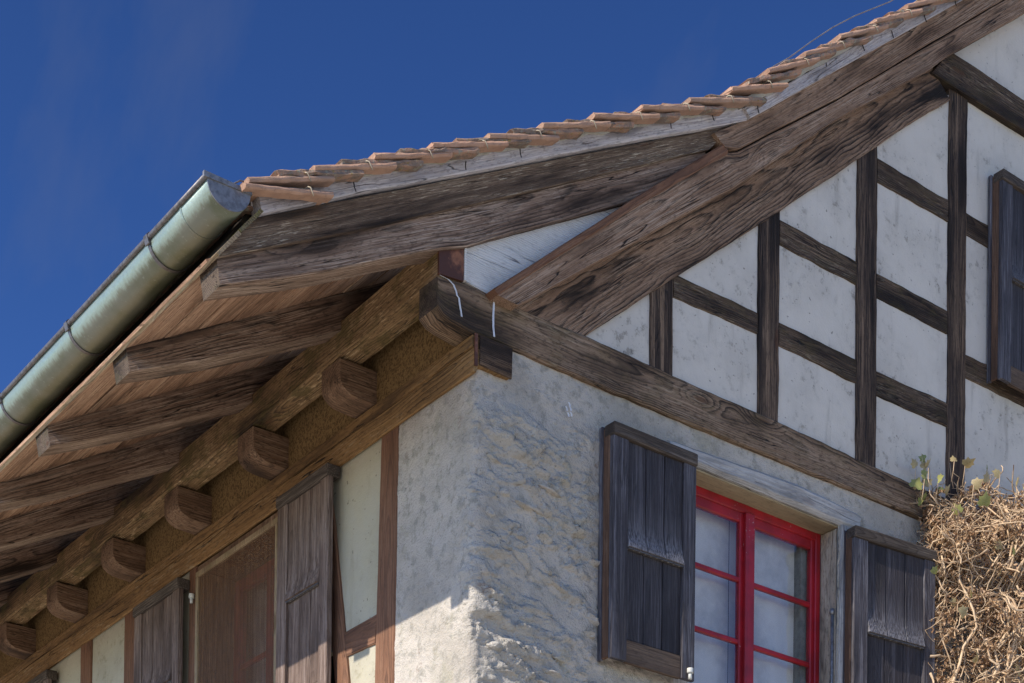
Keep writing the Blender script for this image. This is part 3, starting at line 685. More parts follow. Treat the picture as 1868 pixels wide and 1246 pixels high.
plank('cover_strip', [(0.050, 7.018), (0.76, 7.640), (1.08, 7.93), (1.80, 8.545)], [(0.082, 6.995), (0.775, 7.600), (1.10, 7.885), (1.83, 8.49)], 'G', -0.10, -0.02, 'eavepost', house, amp=0.002)
g1u = [(1.93, 8.80), (3.347, 9.978), (3.70, 10.275)]; g1u.append(ext(g1u[-2], g1u[-1], EX))
g1l = [(1.985, 8.757), (3.886, 10.322)]; g1l.append(ext(g1l[0], g1l[-1], EX))
plank('verge_board', g1u, g1l, 'G', -0.132, -0.05, 'greyboard', house, 'blue-grey weathered board under the steep verge tiles', amp=0.004)

# ---- kicked lower slope at the gable
plank('kick_rafter', [(-1.616, 6.593), (-0.072, 7.455), (1.673, 8.475)], [(-1.593, 6.465), (-1.07, 6.715), (-0.316, 7.122), (-0.105, 7.214), (1.102, 7.935), (1.75, 8.32)], 'G', -0.05, 0.13, 'rafter', house,
      'dark knotty rafter at the gable end of the eaves', amp=0.004, endmat='endgrain')
plank('verge_board', [(-1.404, 6.868), (1.903, 8.712)], [(-1.628, 6.580), (-0.831, 7.015), (-0.09, 7.440), (1.69, 8.470)], 'G', -0.075, -0.005, 'vergeboard', house, 'dark flecked board above the eaves rafter on the gable', amp=0.004)
plank('verge_board', [(-1.425, 6.975), (-0.683, 7.385), (0.029, 7.785), (1.022, 8.335), (1.93, 8.83)], [(-1.40, 6.868), (-0.816, 7.205), (0.03, 7.675), (0.815, 8.115), (1.975, 8.750)], 'G', -0.112, -0.02, 'greyboard', house, 'pale grey weathered board under the lower verge tiles', amp=0.005)
prism('kick_panel', [(-0.09, 7.05), (0.13, 7.03), (1.25, 8.06), (1.1, 7.99), (-0.09, 7.27)], 'G', -0.012, 0.04, 'paintwood', house, label='white painted triangular board beside the rafter')
prism('kick_panel_edge', [(-0.097, 7.045), (-0.082, 7.045), (-0.082, 7.25), (-0.097, 7.25)], 'G', -0.028, 0.0, 'paintwood', house)
prism('copper_sheet', [(-0.264, 7.022), (-0.1, 7.038), (-0.1, 7.215), (-0.264, 7.215)], 'G', -0.024, -0.008, 'copper', house, label='dark copper sheet capping the purlin end')

# ---- eave purlin, plate, corbels, brown panel
sweep_y('purlin', [(-0.262, 7.018), (-0.256, 7.008), (-0.106, 7.010), (-0.10, 7.02), (-0.10, 7.20), (-0.262, 7.205)], -0.006, YF, 'purlin', house, 'long mossy brown purlin under the rafters', amp=0.008)
sweep_y('wall_plate', [(-0.022, 6.575), (-0.018, 6.568), (-0.004, 6.570), (0.006, 6.606), (0.225, 6.610), (0.225, 6.70), (-0.022, 6.70)], -0.022, YF, 'plate', house, 'golden brown lower wall plate under the corbels', amp=0.005)
sweep_y('wall_plate', [(-0.030, 6.706), (-0.030, 6.772), (0.225, 6.775), (0.225, 6.706)], -0.014, YF, 'plate', house, 'golden brown upper wall plate under the corbels', amp=0.005)
prism('plate_end', [(0.012, 6.612), (0.232, 6.603), (0.236, 6.776), (0.012, 6.776)], 'G', -0.034, -0.023, 'post', house, label='dark block end of the wall plate at the corner', bev=0.003)
prism('copper_strip', [(-0.022, 6.60), (-0.002, 6.60), (-0.002, 6.778), (-0.022, 6.778)], 'G', -0.030, -0.0225, 'copper', house)
prism('corbel_panel', [(0.0, 6.775), (YF, 6.775), (YF, 7.3), (0.0, 7.3)], 'L', 0.0, 0.06, 'brownplaster', house, label='rough brown plaster strip between the corbels')
cprof = [(0.02, 6.995), (-0.258, 6.995), (-0.258, 6.885), (-0.252, 6.856), (-0.236, 6.832), (-0.210, 6.812), (-0.170, 6.798), (-0.12, 6.793), (-0.06, 6.790), (0.02, 6.788)]
def corbel():
    n = len(cprof); V, Gc = [], []; ch = 0.006
    ys = [(0.0, 0.985), (ch, 1.0), (0.213 - ch, 1.0), (0.213, 0.985)]
    cx, cz = -0.12, 6.90
    for y, s_ in ys:
        for x, z in cprof:
            V.append((cx + (x - cx) * s_, y, cz + (z - cz) * s_)); Gc.append((x, z - cz, y - 0.1))
    F = [(k * n + i, k * n + (i + 1) % n, (k + 1) * n + (i + 1) % n, (k + 1) * n + i) for k in range(3) for i in range(n)]
    F += [tuple(range(n)), tuple(range(3 * n, 4 * n))]
    return mk('corbel', V, F, 'corbel', house, g=Gc)
c0 = corbel(); c0.location = (0, 1.005, 0); c0['label'] = 'corbel nearest the corner, its worn side catching light'
for k in range(1, 8): copy_of(c0, (random.uniform(-.004, .004), 1.005 + 1.06 * k + random.uniform(-.01, .01), random.uniform(-.004, .004)))

# ---- rafters and soffit
def zs(x): return 6.593 + 0.577 * (x + 1.616)
r0 = plank('rafter', [(-1.616, 6.593), (0.40, zs(0.40))], [(-1.593, 6.468), (-1.07, 6.715), (-0.316, 7.118), (0.40, 7.52)], 'G', 0.0, 0.178, 'rafter', house, amp=0.006, endmat='endgrain')
r0.location = (0, 0.993, 0)
for k in range(1, 8): copy_of(r0, (random.uniform(-.012, .012), 0.993 + 1.063 * k + random.uniform(-.02, .02), random.uniform(-.006, .006)))
roof = empty('roof', parent=house)
x0 = -1.64
while x0 < 0.5:
    wd = random.uniform(0.17, 0.27); x1 = x0 + wd - 0.009
    dz = random.uniform(-.002, .002)
    sweep_y('soffit_board', [(x0, zs(x0) + dz), (x0 + 0.003, zs(x0) - 0.003 + dz), (x1 - 0.003, zs(x1) - 0.003 + dz), (x1, zs(x1) + dz), (x1 - .01, zs(x1) + 0.02), (x0 - .01, zs(x0) + 0.02)], -0.003, YF, 'soffit', roof, amp=0.002)
    x0 += wd
sweep_y('fascia_board', [(-1.648, 6.580), (-1.632, 6.570), (-1.515, 6.722), (-1.530, 6.735)], -0.114, YF, 'fascia', roof, 'pale lower fascia board beneath the gutter', amp=0.003)
sweep_y('fascia_board', [(-1.528, 6.742), (-1.512, 6.732), (-1.392, 6.880), (-1.410, 6.892)], -0.114, YF, 'mossy', roof, 'mossy upper fascia board beneath the gutter', amp=0.004)
# solid deck bodies
def zb(x): return 6.968 + 0.549 * (x + 1.425)
prism('roof_deck', [(-1.60, zs(-1.60) + 0.025), (-1.42, 6.93), (1.95, zb(1.95) - 0.03), (2.05, 8.70), (0.6, zs(0.6) + 0.025)], 'G', -0.003, YF, 'dark', roof)
prism('roof_deck', [(1.8, 8.45), (1.95, zb(1.95) - 0.03), (EX, 12.62), (EX, 12.30)], 'G', -0.045, YF, 'dark', roof)

# ---- verge mortar
def mortar(name, line, y0, y1, h0, h1, lab):
    p = resample(line, np.linspace(0, 1, 90)); V, F = [], []
    for i, (x, z) in enumerate(p):
        lo = h0 + 0.022 * pn(i * 0.33, 1.1) + 0.010 * pn(i * 1.1, 7.3)
        for (yy, zz) in ((y1, z + lo), (y0, z + lo), (y0 - 0.004 + 0.006 * pn(i * .9, 3.3), z + (lo + h1) / 2), (y0, z + h1), (y1, z + h1)): V.append((x, yy, zz))
    for i in range(len(p) - 1):
        for j in range(5):
            j2 = (j + 1) % 5; F.append((i * 5 + j, i * 5 + j2, i * 5 + 5 + j2, i * 5 + 5 + j))
    F += [(0, 1, 2, 3, 4), tuple(range(len(V) - 5, len(V)))]
    mk(name, V, F, 'mortar', roof, lab)
mortar('verge_mortar', [(-1.40, 6.985), (1.93, 8.83)], -0.128, -0.02, -0.025, 0.03, 'pale mortar bed under the lower verge tiles')
mortar('verge_mortar', [(1.90, 8.80), (3.70, 10.29), (EX, 12.70)], -0.146, -0.05, -0.025, 0.03, 'pale mortar bed under the steep verge tiles')

# ---- verge tiles
def tile_mesh(name, rough, seed, mat):
    Lx, Wy, Tz = 0.53, 0.17, 0.027
    rr = random.Random(seed); bm = bmesh.new()
    prof = []
    for a in range(7):
        t = -math.pi / 2 + math.pi * a / 6
        prof.append((-Wy / 2 + 0.014 - 0.014 * math.cos(t), Tz / 2 * math.sin(t) + (0)))
    prof += [(Wy / 2, Tz / 2), (Wy / 2, -Tz / 2 + 0.02), (-Wy / 2 + 0.09, -Tz / 2 + 0.02), (-Wy / 2 + 0.07, -Tz / 2)]
    n = 14; V, F = [], []; m_ = len(prof); sd = seed * 9.7
    for i in range(n + 1):
        x = Lx * i / n; endr = 0.985 if i in (0, n) else 1.0
        for j, (y, z) in enumerate(prof):
            a = rough
            yy = y + a * pn(x * 14, j * .7, sd) ; zz = z * endr + a * pn(x * 14, j * .7, sd + 30) + 0.004 * pn(x * 3, sd)
            xx = x + (a * 1.6 * pn(j * .9, sd, i) if i in (0, n) else 0)
            V.append((xx, yy, zz))
    for i in range(n):
        for j in range(m_):
            j2 = (j + 1) % m_; F.append((i * m_ + j, i * m_ + j2, (i + 1) * m_ + j2, (i + 1) * m_ + j))
    F += [tuple(range(m_)), tuple(range(n * m_, n * m_ + m_))]
    o = mk(name, V, F, mat, roof, smooth=False)
    me = o.data; bpy.data.objects.remove(o); return me
TC = [tile_mesh('roof_tile', 0.0045, s_, 'tile') for s_ in (1, 2, 3, 4)]
TL = [tile_mesh('roof_tile', 0.010, s_, 'tilel') for s_ in (5, 6, 7, 8)]
clip_pts = [(0, 0.02, 0.024), (0, -0.02, 0.024), (0.004, -0.075, 0.024), (0.008, -0.091, 0.014), (0.012, -0.092, -0.012), (0.018, -0.086, -0.024)]
V_, F_ = tube_geo(clip_pts, 0.0032, 0.0032, 5)
clip0 = mk('tile_clip', V_, F_, 'clip', roof, smooth=True); clipm = clip0.data; bpy.data.objects.remove(clip0)
nv, nf = tube_geo([(0, 0, 0), (0.0, -0.004, -0.025), (0.006, -0.007, -0.048)], 0.0034, 0.0030, 5)
n0 = mk('tile_nail', nv, nf, 'nail', roof); nailm = n0.data; bpy.data.objects.remove(n0)
def place(name, me, loc, ay, rz=0.0, ax=0.0):
    o = bpy.data.objects.new(name, me); COL.objects.link(o); o.parent = roof; o.location = loc; o.rotation_euler = (ax, ay, rz); return o
def course(x, z, inc, k, half):
    """x,z = upper left corner of a verge tile; inc = its pitch."""
    a = -math.atan(inc); j = random.uniform
    lich = half
    y = -0.135 + (0.016 if lich else 0.0) + j(-.006, .006)
    me = (TL if lich else TC)[k % 4]
    zc = z - 0.0185
    place('roof_tile', me, (x + j(-.01, .01), y, zc + j(-.004, .004)), a + j(-.015, .015), j(-.02, .02))
    # neighbour behind, part of the next row in
    place('roof_tile', TL[(k + 2) % 4], (x + 0.05 + j(-.03, .03), y + 0.178, zc + 0.004 + j(-.005, .010)), a + j(-.02, .02), j(-.04, .04))
    c, s_ = math.cos(a), -math.sin(a)
    if not lich:
        d = 0.37 + j(-.02, .02)
        place('tile_clip', clipm, (x + d * c, y, zc + d * s_ + 0.002), a, j(-.05, .05))
    else:
        d = 0.50 + j(-.03, .02)
        if random.random() < 0.8: place('tile_nail', nailm, (x + d * c, -0.139, zc + d * s_ - 0.015 + j(-.01, .012)), j(-.3, .3))
xk, zk = -1.535, 6.962
course(xk - 0.02, zk - 0.042, 0.30, 1, False)
for k in range(9):
    course(xk + 0.366 * k, zk + 0.2045 * k, 0.41, k, False)
    course(xk + 0.366 * k + 0.175, zk + 0.2045 * k + 0.098, 0.40, k, True)
xm, zm = 1.745, 8.812
for k in range(14):
    course(xm + 0.322 * k, zm + 0.2495 * k, 0.50 + 0.10 * min(k, 1), k + 3, False)
    course(xm + 0.322 * k + 0.155, zm + 0.2495 * k + 0.122, 0.58, k + 1, True)
# the covering further back, too many rows to see from here: one stepped sheet
def cover():
    V, F = [], []
    pts = [(xk + 0.366 * k, zk + 0.2045 * k) for k in range(9)] + [(xm + 0.322 * k, zm + 0.2495 * k) for k in range(15)]
    prof = []
    for (x, z) in pts: prof += [(x, z - 0.08), (x, z - 0.045), (x + 0.30, z + 0.07)]
    n = len(prof)
    for y in (0.09, YF):
        for x, z in prof: V.append((x, y, z))
    F = [(i, i + 1, n + i + 1, n + i) for i in range(n - 1)]
    mk('roof_covering', V, F, 'tilel', roof, kind='stuff', recalc=False)
cover()
tube('lightning_wire', [(2.0, 0.0, 8.98), (2.06, -0.08, 9.06), (2.2, -0.1, 9.185), (2.354, -0.1, 9.315), (2.553, -0.1, 9.505), (2.75, -0.1, 9.685), (2.965, -0.1, 9.86), (3.15, -0.1, 9.995), (3.30, -0.1, 10.105), (3.8, -0.1, 10.53), (4.6, -0.1, 11.2)], 0.0034, 'wire', roof, 'thin metal wire strung above the steep verge tiles')

# ---- gutter
gut = empty('gutter', parent=house); gut['label'] = 'patinated zinc half-round gutter along the eaves'
GX, GZ, GR = -1.615, 6.890, 0.118
gp = [(GX + GR * math.cos(math.pi + math.pi * i / 18), GZ + GR * 0.98 * math.sin(math.pi + math.pi * i / 18)) for i in range(19)]
gp_in = [(GX + (GR - 0.004) * math.cos(math.pi + math.pi * i / 18), GZ + (GR - 0.004) * 0.98 * math.sin(math.pi + math.pi * i / 18) + 0.001) for i in range(19)]
sweep_y('trough', gp + gp_in[::-1], -0.165, YF, 'zinc', gut, amp=0.0, step=0.5, smooth=True)
bx_, bz_ = GX - GR - 0.006, GZ + 0.004
sweep_y('bead', [(bx_ + 0.014 * math.cos(2 * math.pi * i / 10), bz_ + 0.014 * math.sin(2 * math.pi * i / 10)) for i in range(10)], -0.17, YF, 'bracket', gut, amp=0.0, step=0.5, smooth=True)
sweep_y('end_cap', gp + [(GX + GR, GZ + 0.012), (GX - GR, GZ + 0.012)], -0.171, -0.164, 'lead', gut, amp=0.0)
sweep_y('cap_rim', [(GX - GR - 0.02, GZ - 0.004), (GX + GR + 0.006, GZ + 0.002), (GX + GR + 0.006, GZ + 0.022), (GX - GR - 0.02, GZ + 0.024)], -0.178, -0.16, 'lead', gut, amp=0.0)
def strap(y, wd, mat, nm, ex=0.004):
    pr = [(GX + (GR + ex) * math.cos(math.pi + math.pi * i / 18), GZ + (GR + ex) * .98 * math.sin(math.pi + math.pi * i / 18)) for i in range(19)]
    pi_ = [(GX + (GR + 0.001) * math.cos(math.pi + math.pi * i / 18), GZ + (GR + 0.001) * .98 * math.sin(math.pi + math.pi * i / 18)) for i in range(19)]
    o = sweep_y(nm, pr + pi_[::-1], -wd / 2, wd / 2, mat, gut, amp=0.0, smooth=False); o.location = (0, y, 0); return o
s0 = strap(0.47, 0.024, 'bracket', 'bracket', 0.006)
hk = [(GX - GR - 0.026, GZ + 0.010), (GX - GR - 0.012, GZ + 0.026), (GX - GR + 0.012, GZ + 0.012), (GX - GR - 0.004, GZ - 0.03), (GX - GR - 0.012, GZ - 0.03)]
h0 = sweep_y('bracket_hook', hk, -0.02, 0.02, 'bracket', gut, amp=0.0); h0.location = (0, 0.47, 0)
for k in range(1, 9):
    copy_of(s0, (0, 0.47 + 1.03 * k, 0)); copy_of(h0, (0, 0.47 + 1.03 * k, 0))
strap(0.115, 0.016, 'zinc', 'trough_joint', 0.003)
tube('gutter_wire', [(-1.60, -0.15, 6.91), (-1.55, -0.16, 6.95), (-1.48, -0.17, 6.96)], 0.004, 'bracket', gut)

# ---- gable window
win = empty('window', parent=house); win['label'] = 'red painted casement window in the gable wall'
WY = 0.165
X0, X1, Z0, Z1 = 1.635, 2.975, 5.10, 6.54
def wb(name, x0, x1, z0, z1, y0, y1, mat='red', bev=0.006, grain='z'): return lbox(name, x0, x1, y0, y1, z0, z1, mat, win, grain=grain, bev=bev)
wb('frame_stile', X0, X0 + 0.055, Z0, Z1, WY, WY + 0.06); wb('frame_stile', X1 - 0.048, X1, Z0, Z1, WY, WY + 0.06)
wb('frame_head', X0, X1, Z1 - 0.055, Z1 + 0.02, WY + 0.004, WY + 0.062); wb('frame_sill', X0, X1, Z0, Z0 + 0.06, WY + 0.002, WY + 0.062)
XM = 2.305
wb('mullion', XM - 0.040, XM + 0.040, Z0, Z1 - 0.05, WY - 0.022, WY + 0.05, bev=0.012)
for (a, b) in ((X0 + 0.05, XM - 0.034), (XM + 0.034, X1 - 0.044)):
    y0, y1 = WY + 0.014, WY + 0.058
    wb('casement_stile', a, a + 0.034, Z0 + 0.05, Z1 - 0.05, y0, y1); wb('casement_stile', b - 0.034, b, Z0 + 0.05, Z1 - 0.05, y0, y1)
    wb('casement_rail', a + 0.03, b - 0.03, Z1 - 0.115, Z1 - 0.05, y0 + 0.003, y1); wb('casement_rail', a + 0.03, b - 0.03, Z0 + 0.05, Z0 + 0.11, y0 + 0.003, y1)
    zz = [6.055, 5.655]
    for z in zz: wb('muntin', a + 0.03, b - 0.03, z - 0.016, z + 0.016, y0 + 0.004, y1 - 0.008)
    edges = [Z0 + 0.10, 5.655 - 0.012, 5.655 + 0.012, 6.055 - 0.012, 6.055 + 0.012, Z1 - 0.112]
    for q in range(3):
        z0, z1 = edges[2 * q], edges[2 * q + 1]
        lbox('pane', a + 0.034, b - 0.034, y1 - 0.028, y1 - 0.024, z0 - 0.006, z1 + 0.006, 'glass', win, bev=0)
def curtain(x0, x1, y):
    n = 40; V, F = [], []
    for i in range(n + 1):
        x = x0 + (x1 - x0) * i / n; yy = y + 0.008 * math.sin(x * 23) + 0.01 * pn(x * 6, 2.2)
        V += [(x, yy, Z0), (x, yy, Z1 + 0.05)]
    F = [(2 * i, 2 * i + 2, 2 * i + 3, 2 * i + 1) for i in range(n)]
    mk('curtain', V, F, 'curtain', win, smooth=True, recalc=False)
curtain(1.66, 2.255, WY + 0.13); curtain(2.26, 2.86, WY + 0.13)
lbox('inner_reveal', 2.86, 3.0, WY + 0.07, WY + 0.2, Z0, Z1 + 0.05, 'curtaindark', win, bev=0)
lbox('inner_backing', 1.6, 3.0, WY + 0.21, WY + 0.23, Z0, Z1 + 0.1, 'dark', win, bev=0)
plank('window_lintel', [(1.45, 6.650), (1.70, 6.655), (2.3, 6.685), (2.6, 6.700), (3.17, 6.660)], [(1.45, 6.555), (1.70, 6.556), (2.99, 6.545), (3.14, 6.545)], 'G', -0.016, 0.24, 'winwood', house, 'silvery weathered timber lintel over the red window', amp=0.007, ch=0.022)
plank('lintel_soffit', [(1.60, 6.553), (2.985, 6.544)], [(1.60, 6.5415), (2.985, 6.536)], 'G', 0.02, 0.235, 'reveal', house, amp=0.003)
plank('window_jamb', [(2.982, 5.0), (2.985, 6.548)], [(3.13, 5.0), (3.14, 6.548)], 'G', -0.012, 0.24, 'winwood', house, 'weathered grey timber jamb right of the red window', amp=0.006, ch=0.014)
prism('jamb_reveal', [(2.9745, 5.0), (2.9805, 5.0), (2.9805, 6.53), (2.9745, 6.53)], 'G', 0.03, 0.163, 'jambwood', house, graindir='b')
plank('window_jamb', [(1.48, 5.0), (1.48, 6.548)], [(1.632, 5.0), (1.632, 6.548)], 'G', -0.012, 0.24, 'winwood', house, 'timber jamb hidden behind the open shutter', amp=0.006, ch=0.014)
tube('window_stay', [(2.965, 0.05, 5.98), (2.967, 0.05, 5.1)], 0.011, 'lead', house, 'slim metal rod on the window jamb')
tube('window_stay_knob', [(2.963, 0.05, 5.965), (2.963, 0.05, 6.0)], 0.017, 'lead', house)

# ---- shutters
def shutter(name, loc, rz, W, H, slot_z, mats, label, boards=3, T=0.05, low=0.14, wearf=1.0):
    """Local frame: x across from 0 to W, z up from 0 to H, front face at y = 0, back at +T."""
    s_ = empty('shutter', loc, house, rz); s_['label'] = label
    fr, bd, cap, edge, lowm = mats
    sw = 0.118 if W < 0.7 else 0.12; se = 0.10
    lbox('stile', 0.0, sw, 0.0, T * 0.62, 0.0, H - 0.075, fr, s_)
    lbox('stile', W - se, W, 0.0, T * 0.62, 0.0, H - 0.075, fr, s_)
    lbox('edge_strip', -0.004, 0.018, T * 0.62 + 0.001, T * 0.62 + 0.055, 0.008, H - 0.02, edge, s_)
    lbox('back_strip', -0.012, 0.012, T * 0.62 + 0.057, T * 0.62 + 0.085, 0.002, H - 0.002, fr, s_)
    # hinge-side cap on top
    lbox('cap_rail', -0.006, W + 0.004, -0.014, T * 0.62 + 0.05, H - 0.075, H, cap, s_, grain='x', bev=0.008)
    bw = (W - sw - se) / boards
    for i in range(boards):
        x0 = sw + bw * i + 0.0025; x1 = sw + bw * (i + 1) - 0.0025
        dj = random.uniform(0, 0.004)
        # upper board: its foot flares outwards over the slot
        GS[0] += 1; sd = GS[0] * 2.9
        rows = [(H - 0.078, 0.010), (slot_z + 0.30, 0.010), (slot_z + 0.17, 0.010), (slot_z + 0.11, 0.006), (slot_z + 0.06, -0.003), (slot_z + 0.02, -0.014), (slot_z, -0.018)]
        V, Gc, Wr = [], [], []
        for z, y in rows:
            for (xx, yy) in ((x0, y + 0.006 + dj), (x0 + 0.004, y + dj), (x1 - 0.004, y + dj), (x1, y + 0.006 + dj), (x1, y + 0.022), (x0, y + 0.022)):
                V.append((xx, yy, z)); Gc.append((z + sd, xx - (x0 + x1) / 2, yy)); Wr.append(wearf * max(0, 1 - (z - slot_z) / 0.24) ** 1.3)
        F = [(r * 6 + j, r * 6 + (j + 1) % 6, r * 6 + 6 + (j + 1) % 6, r * 6 + 6 + j) for r in range(len(rows) - 1) for j in range(6)]
        F += [tuple(range(6)), tuple(range(len(V) - 6, len(V)))]
        mk('board', V, F, bd, s_, g=Gc, attrs={'wear': Wr})
        lbox('board', x0, x1, 0.020 + dj, 0.040, low, slot_z - 0.006, lowm if low > 0.3 else bd, s_)
    lbox('bottom_rail', sw + 0.002, W - se - 0.002, 0.014, 0.040, 0.0 - 0.055 * 0, low - 0.004, cap if low > 0.3 else lowm, s_, grain='x')
    # perforated vent strip in the slot
    v = lbox('vent_strip', sw + 0.004, W - se - 0.004, -0.004, 0.020, slot_z - 0.010, slot_z - 0.004, 'bracket', s_, bev=0)
    return s_
SM = ('shutterframe', 'shutter', 'shuttercap', 'shutteredge', 'shutterlow')
def vent_holes(s_, W, slot_z, sw=0.118, se=0.10, n=9):
    a, b = sw + 0.05, W - se - 0.03
    v = [c for c in s_.children if c.name.startswith('vent_strip')][0]
    for i in range(n):
        x = a + (b - a) * i / (n - 1); V = [(x + 0.0045 * math.cos(t * math.pi / 4), 0.006 + 0.0045 * math.sin(t * math.pi / 4), slot_z - 0.0115) for t in range(8)]
        mk('vent_hole', V + [(p[0], p[1], p[2] + 0.002) for p in V], [tuple(range(7, -1, -1)), tuple(range(8, 16))] + [(i_, (i_ + 1) % 8, 8 + (i_ + 1) % 8, 8 + i_) for i_ in range(8)], 'holelight', s_)
sA = shutter('shutter', (0.918, -0.112, 5.175), 0.0, 0.660, 1.375, 0.675, SM, 'dark blue-black board shutter left of the red window'); vent_holes(sA, 0.66, 0.675)
sB = shutter('shutter', (3.005, -0.105, 5.14), math.radians(-5.5), 0.735, 1.375, 0.70, SM, 'dark board shutter right of the red window beside the ivy', low=0.30, wearf=0.8); vent_holes(sB, 0.735, 0.70)
sC = shutter('shutter', (4.510, -0.112, 7.975), 0.0, 0.660, 1.49, 0.75, SM, 'dark board shutter high on the gable at the picture edge', wearf=0.4); vent_holes(sC, 0.66, 0.75)
EM = ('eaveshutter', 'eaveshutter', 'shuttercap', 'eaveshutter', 'eaveshutter')
for (y, wd, z1, lab) in ((2.03, 0.63, 6.568, 'grey-brown shutter on the eave wall nearest the corner, half in sunlight'), (4.17, 0.735, 6.505, 'grey-brown shutter on the eave wall left of the screened window'), (6.55, 0.735, 6.50, 'far shutter on the eave wall at the bottom left')):
    s_ = shutter('shutter', (-0.092, y, z1 - 1.45), math.radians(-90), wd, 1.45, 0.745, EM, lab, T=0.06); vent_holes(s_, wd, 0.745)
# fittings
def fitting(loc, name='shutter_catch', mat='porcelain', lab=None):
    x, y, z = loc
    o = tube(name, [(x, y, z - 0.05), (x, y, z - 0.012)], 0.012, mat, house, lab)
    V, F = tube_geo([(0, 0, -0.014), (0, 0, -0.008), (0, 0, 0.008), (0, 0, 0.014)], 0.02, 0.02, 10)
    k = mk('catch_knob', V, F, mat, o, smooth=True); k.location = (x, y, z)
fitting((1.530, -0.125, 5.225), lab='pale catch at the foot of the left shutter')
fitting((3.075, -0.035, 6.30), mat='lead', lab='grey iron hinge pin on the right jamb')
fitting((-0.03, 3.36, 6.36), lab='pale hinge pin beside the screened window')

# ---- eave wall timbers, panels, window
plank('post', [(0.77, 5.05), (0.757, 6.575)], [(0.99, 5.05), (0.94, 6.575)], 'L', -0.006, 0.12, 'eavepost', house, 'brown corner post of the eave wall', amp=0.004)
for (a, b) in ((2.03, 2.17), (3.33, 3.45), (4.345, 4.535), (5.155, 5.358), (6.6, 6.8)):
    plank('post', [(a, 5.05), (a, 6.575)], [(b, 5.05), (b, 6.575)], 'L', -0.006, 0.12, 'eavepost', house, amp=0.004)
plank('rail', [(0.97, 5.527), (1.40, 5.518)], [(0.985, 5.352), (1.40, 5.366)], 'L', -0.004, 0.12, 'eavepost', house, amp=0.004)
plank('brace', [(1.245, 5.05), (1.475, 6.26), (1.56, 6.575)], [(1.40, 5.05), (1.62, 6.26), (1.70, 6.575)], 'L', -0.010, 0.10, 'eavepost', house, 'red-brown slanting brace beside the shutter', amp=0.004)
for poly in ([(0.92, 5.05), (1.45, 5.05), (1.45, 5.40), (0.92, 5.40)], [(0.92, 5.45), (2.05, 5.45), (2.05, 6.6), (0.92, 6.6)], [(3.43, 5.05), (4.37, 5.05), (4.37, 6.6), (3.43, 6.6)],
             [(4.51, 5.05), (5.18, 5.05), (5.18, 6.6), (4.51, 6.6)], [(5.33, 5.05), (6.63, 5.05), (6.63, 6.6), (5.33, 6.6)], [(6.77, 5.05), (YF, 5.05), (YF, 6.6), (6.77, 6.6)]):
    prism('plaster_panel', poly, 'L', 0.010, 0.05, 'eaveplaster', house)
ew = empty('window', parent=house); ew['label'] = 'screened red window on the eave wall'
def eb(name, y0, y1, z0, z1, x0, x1, mat): 
    return lbox(name, x0, x1, y0, y1, z0, z1, mat, ew, bev=0.003)
eb('screen_frame', 2.17, 3.335, 6.485, 6.522, -0.014, 0.02, 'fascia'); eb('screen_frame', 3.30, 3.335, 5.05, 6.484, -0.014, 0.02, 'fascia'); eb('screen_frame', 2.17, 2.20, 5.05, 6.484, -0.014, 0.02, 'fascia')
mk('insect_screen', [(0.0, 2.19, 5.05), (0.0, 3.31, 5.05), (0.0, 3.31, 6.50), (0.0, 2.19, 6.50)], [(0, 1, 2, 3)], 'screen', ew, recalc=False)
XW = 0.26
eb('frame_stile', 3.19, 3.27, 5.05, 6.50, XW, XW + 0.06, 'red'); eb('frame_stile', 2.20, 2.27, 5.05, 6.50, XW, XW + 0.06, 'red'); eb('frame_head', 2.2, 3.27, 6.42, 6.50, XW + .003, XW + 0.06, 'red')
eb('mullion', 2.70, 2.78, 5.05, 6.44, XW - 0.01, XW + 0.05, 'red'); eb('muntin', 2.25, 3.2, 5.86, 5.89, XW + 0.01, XW + 0.04, 'red')
eb('pane', 2.25, 3.21, 5.05, 6.44, XW + 0.03, XW + 0.034, 'glass'); eb('curtain', 2.2, 3.3, 5.05, 6.5, XW + 0.12, XW + 0.13, 'curtain')
eb('reveal_side', 3.28, 3.33, 5.05, 6.52, 0.022, 0.38, 'corbel'); eb('reveal_side', 2.15, 2.199, 5.05, 6.52, 0.022, 0.38, 'corbel'); eb('reveal_head', 2.15, 3.33, 6.523, 6.566, 0.0, 0.38, 'corbel')

# ---- paint drips and marks
def strip(name, pts, wd, lab):
    V, F = [], []
    for i, (x, z, y) in enumerate(pts):
        ww = wd * (0.8 + 0.4 * abs(pn(i * 1.3, 4.4)))
        V += [(x - ww, y, z), (x + ww, y, z), (x + ww * .6, y - 0.004, z), (x - ww * .6, y - 0.004, z)]
    for i in range(len(pts) - 1):
        for j in range(4): F.append((4 * i + j, 4 * i + (j + 1) % 4, 4 * i + 4 + (j + 1) % 4, 4 * i + 4 + j))
    F += [(0, 1, 2, 3), tuple(range(len(V) - 4, len(V)))]
    mk(name, V, F, 'whitepaint', house, lab)
YD = -0.021
strip('paint_drip', [(-0.255, 7.015, YD), (-0.20, 7.012, YD), (-0.165, 6.995, YD), (-0.147, 6.965, YD), (-0.142, 6.945, YD), (-0.128, 6.935, YD), (-0.122, 6.90, YD), (-0.113, 6.865, YD), (-0.108, 6.84, YD)], 0.006, 'curved white paint drip on the beam end')
strip('paint_drip', [(0.112, 7.04, YD), (0.110, 6.98, YD), (0.107, 6.92, YD), (0.108, 6.86, YD), (0.115, 6.805, YD)], 0.007, 'straight white paint drip across the gable beam')
for k, (dx, dz) in enumerate(((0, 0), (0.028, 0.008), (0.012, -0.03), (0.034, -0.022), (0.02, 0.03))):
    strip('paint_mark', [(0.640 + dx, 6.585 + dz, -0.012), (0.648 + dx, 6.575 + dz, -0.012), (0.650 + dx, 6.563 + dz, -0.012)], 0.006, None)

